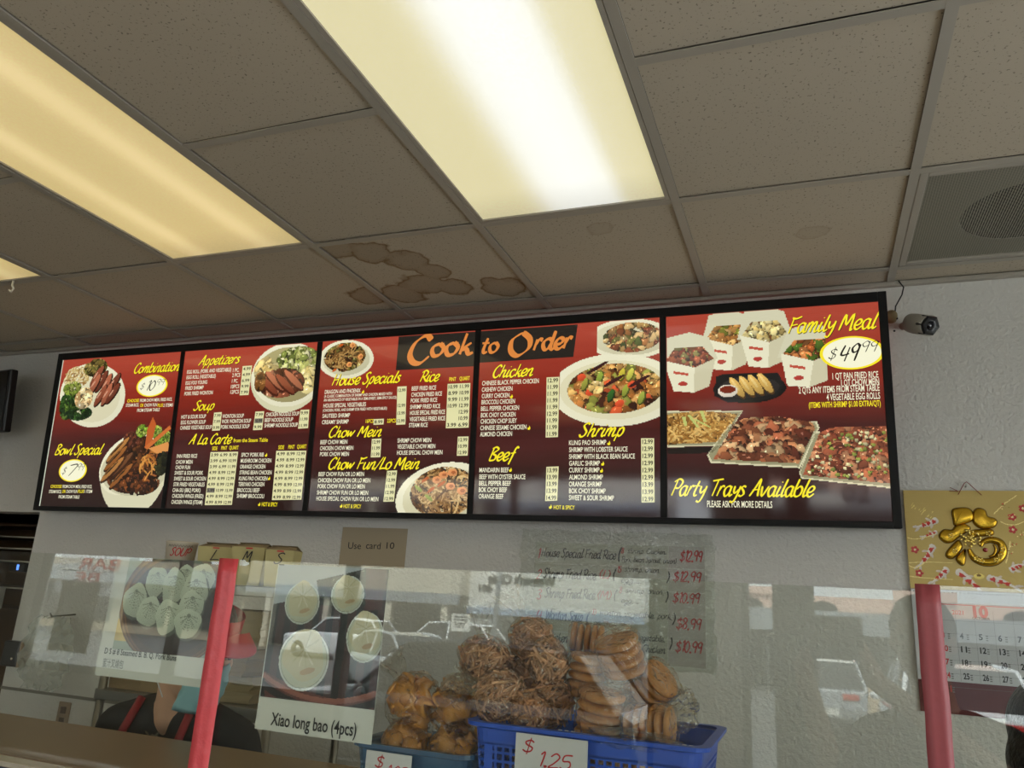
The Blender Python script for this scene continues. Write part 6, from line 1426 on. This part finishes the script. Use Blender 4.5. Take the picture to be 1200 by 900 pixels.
# cars
def car(name, label, loc, rz, L, Wd, H, kind, paint, group=None, tail=(190, 20, 24)):
    t = empty(name, loc, (0, 0, rz), label, 'car', group); hw_ = Wd/2; g = .22; belt = H*(.60 if kind == 'suv' else .62)
    # station: x from front(+) to rear(-): z hood/top, half width
    if kind == 'suv': st = [(.50, .50, .40), (.485, .62, .44), (.44, .66, .48), (.30, .70, .5), (.22, .74, .5), (-.30, .76, .5), (-.46, .76, .485), (-.49, .70, .47), (-.50, .45, .44)]
    else: st = [(.50, .45, .38), (.49, .56, .42), (.44, .62, .46), (.25, .68, .5), (.17, .70, .5), (-.28, .72, .5), (-.42, .74, .48), (-.485, .72, .45), (-.50, .45, .42)]
    mb = MB()
    for x, zt, hwf in st:
        z_ = zt*H*.86; w_ = Wd*hwf; mb.v += [(x*L, -w_*.96, g), (x*L, -w_, g+.18), (x*L, -w_, z_-.10), (x*L, -w_*.93, z_), (x*L, w_*.93, z_), (x*L, w_, z_-.10), (x*L, w_, g+.18), (x*L, w_*.96, g)]
    for k in range(len(st)-1):
        for i in range(8): mb.f.append((k*8+i, (k+1)*8+i, (k+1)*8+(i+1) % 8, k*8+(i+1) % 8))
    mb.f += [tuple(range(8)), tuple((len(st)-1)*8+7-i for i in range(8))]; mb.build('body', paint, t, bevel=.02)
    zb = belt*.98
    top = [(.23, zb), (.09, H*.97), (-.05, H), (-.36, H*.97), (-.475, zb)] if kind == 'suv' else [(.22, zb-.02), (.06, H*.96), (-.08, H), (-.22, H*.97), (-.40, zb)]
    gl, rf = MB(), MB(); wb_, wt_ = hw_*.93, hw_*.74
    def pt(x, z, s_): tt = (z-zb)/(H-zb+1e-6); return (x*L, s_*(wb_+(wt_-wb_)*max(0, min(1, tt))), z)
    for k in (0, 1, 2, 3):
        a, b_ = top[k], top[k+1]; tgt = gl if k in (0, 3) else rf; tgt.quad(pt(*a, -1), pt(*a, 1), pt(*b_, 1), pt(*b_, -1))
    for s_ in (-1, 1): gl.quad(*[pt(*q, s_) for q in top]); 
    gl.build('windows', mat('car_glass', (16, 19, 22), .06, spec=.8), t)
    rf2 = rf.build('roof', paint, t); s_ = rf2.modifiers.new('s', 'SOLIDIFY'); s_.thickness = .05
    pi = MB()
    for s_ in (-1, 1):
        for a, b_ in ((top[0], top[1]), (top[3], top[4])): pi.tube([pt(*a, s_), pt(*b_, s_)], .035, 6)
        xm = -.09; pi.tube([pt(xm, zb, s_*1.005), pt(xm, H*.985, s_*1.005)], .035, 6)
        pi.tube([pt(*top[1], s_*1.0), pt(*top[2], s_), pt(*top[3], s_)], .04, 6)
    pi.build('pillars', paint, t)
    for x in (.31, -.30):
        for s_ in (-1, 1):
            wh = MB().lathe([(.12, -.11), (.30, -.11), (.335, -.07), (.335, .07), (.30, .11), (.12, .11)], (0, 0, 0), 24, Matrix.Rotation(PI/2, 4, 'X')).build('wheel', mat('tyre', (20, 20, 20), .8), t, smooth=True, loc=(x*L, s_*(hw_-.11), .335))
            MB().lathe([(0, -.1), (.2, -.09), (.22, -.05), (.22, .05), (.2, .09), (0, .1)], (0, 0, 0), 12, Matrix.Rotation(PI/2, 4, 'X')).build('hub', mat('alloy', (170, 172, 176), .3, metal=.8), wh)
    for s_ in (-1, 1):
        MB().box((-.502*L, s_*hw_*.55-.16, H*.50), (-.47*L, s_*hw_*.55+.16, H*.58)).build('tail_light', mat('tail_red_%d' % tail[0], tail, .2), t, bevel=.02)
        MB().box((.46*L, s_*hw_*.6-.14, H*.40), (.497*L, s_*hw_*.6+.14, H*.47)).build('headlight', mat('lamp_clear', (220, 225, 230), .1), t, bevel=.02)
        MB().ell((.17*L, s_*(hw_+.08), belt+.04), (.07, .10, .07), n=10, k=8).build('mirror', paint, t, smooth=True)
    MB().box((-.503*L, -.26, H*.30), (-.495*L, .26, H*.38)).build('number_plate', m_white, t); MB().box((-.505*L, -hw_*.8, .25), (-.47*L, hw_*.8, .42)).build('bumper', mat('bumper_dark', (60, 60, 62), .5), t, bevel=.02)
    return t
pw = mat('white_paint', (232, 234, 238), .2, coat=1); pg = mat('grey_paint', (150, 154, 160), .2, coat=1, metal=.3); pk = mat('black_paint', (20, 26, 30), .12, coat=1); psv = mat('silver_paint', (190, 194, 196), .2, coat=1, metal=.4)
car('parked_car', 'white sport utility car parked side on before the clinic porch', (-13.0, -26, GZ), PI, 4.7, 1.9, 1.72, 'suv', pw)
car('parked_car', 'second white car farther left by the clinic porch', (-17.8, -26.5, GZ), PI, 4.6, 1.85, 1.6, 'suv', pw)
car('parked_car', 'silver sedan facing the shop in the middle of the parking lot', (-9.6, -16.5, GZ), .5, 4.7, 1.82, 1.45, 'sedan', psv)
car('parked_car', 'dark car parked close outside the shop window', (-4.0, -7.2, GZ), PI, 4.6, 1.85, 1.62, 'suv', pk, tail=(70, 12, 14))
car('parked_car', 'grey sedan parked with its red tail lights towards the shop', (.15, -19.5, GZ), -PI/2, 4.7, 1.85, 1.55, 'sedan', pg)
car('parked_car', 'white sport utility car with its rear towards the right of the shop', (2.0, -13.5, GZ), -PI/2, 4.7, 1.9, 1.72, 'suv', pw)
# posters standing outside the glass on the left, and notice inside it
wp_ = empty('window_poster', (0, 0, 0), label='white poster with red capital lettering outside the left shop window', cat='poster')
mt_ = mat('poster_white', (235, 235, 238), .6); tn = mt_.node_tree.nodes; trl = tn.new('ShaderNodeBsdfTranslucent'); trl.inputs[0].default_value = (.8, .8, .82, 1); mxs = tn.new('ShaderNodeMixShader'); mxs.inputs[0].default_value = .75
mt_.node_tree.links.new(tn['Principled BSDF'].outputs[0], mxs.inputs[1])
mxt = tn.new('ShaderNodeMixShader'); mxt.inputs[0].default_value = .55; tpn = tn.new('ShaderNodeBsdfTransparent'); mt_.node_tree.links.new(trl.outputs[0], mxs.inputs[2]); mt_.node_tree.links.new(mxs.outputs[0], mxt.inputs[1]); mt_.node_tree.links.new(tpn.outputs[0], mxt.inputs[2]); mt_.node_tree.links.new(mxt.outputs[0], tn['Material Output'].inputs[0])
MB().quad((-6.2, -3.17, 1.55), (-5.3, -3.17, 1.55), (-5.3, -3.17, 2.2), (-6.2, -3.17, 2.2)).build('sheet', mt_, wp_)
mb = MB(); outtext(mb, 'BAR', -5.50, -5.98, 1.77, .09, -3.166); outtext(mb, 'BE', -5.70, -5.98, 1.67, .07, -3.166); mb.build('lettering', glassmat('red_film', (225, 70, 70)), wp_); MB().box((-6.15, -3.169, 1.75), (-5.35, -3.168, 1.756)).build('ruled_line', m_gink, wp_)
wn_ = MB().box((-5.95, -3.035, 1.10), (-5.52, -3.03, 1.66)).build('window_notice', mat('brown_board', (72, 50, 26))); tag(wn_, 'brown notice board fixed inside the left shop window', 'notice', )
wn_.location.y = 0
tx = MB(); put(tx, '02', (0, 0), (.26, 0), .17, bold=.03, T=lambda p: (.30-0+p[0], YF-.066, 2.02+p[1])); nm = tx.build('window_number', mat('dark_letters')); tag(nm, 'large dark 02 applied to the right shop window', 'number')

# trees behind the buildings on the left
m_leaf = mat('tree_leaves', (62, 74, 50), .8, bump=.6, bscale=3, var=.3, vscale=2); m_bark = mat('bark', (80, 66, 54), .9)
for k, (x, y, h) in enumerate(((-33, -41, 6.0), (-27, -40, 5.4), (-41, -42, 6.6), (-22, -41, 5.6))):
    t = empty('tree', (x, y, GZ), label=['dark green tree behind the gap between the two left buildings', 'lower green tree just right of the gap between the left buildings', 'tallest dark tree behind the far left tan building', 'round green tree behind the clinic porch'][k], cat='tree', group='trees behind the buildings')
    MB().tube([(0, 0, 0), (.1, 0, h*.6)], [.25, .16], 8).build('trunk', m_bark, t); mb = MB()
    for _ in range(16):
        a = random.uniform(0, 2*PI); r_ = random.uniform(0, 1.7); q = random.uniform(.6, 1.1); mb.ell((r_*math.cos(a), r_*math.sin(a), h*.62+random.uniform(-.8, 1.3)), (q, q, q*.8), n=10, k=7, noise=.14)
    mb.build('crown', m_leaf, t)
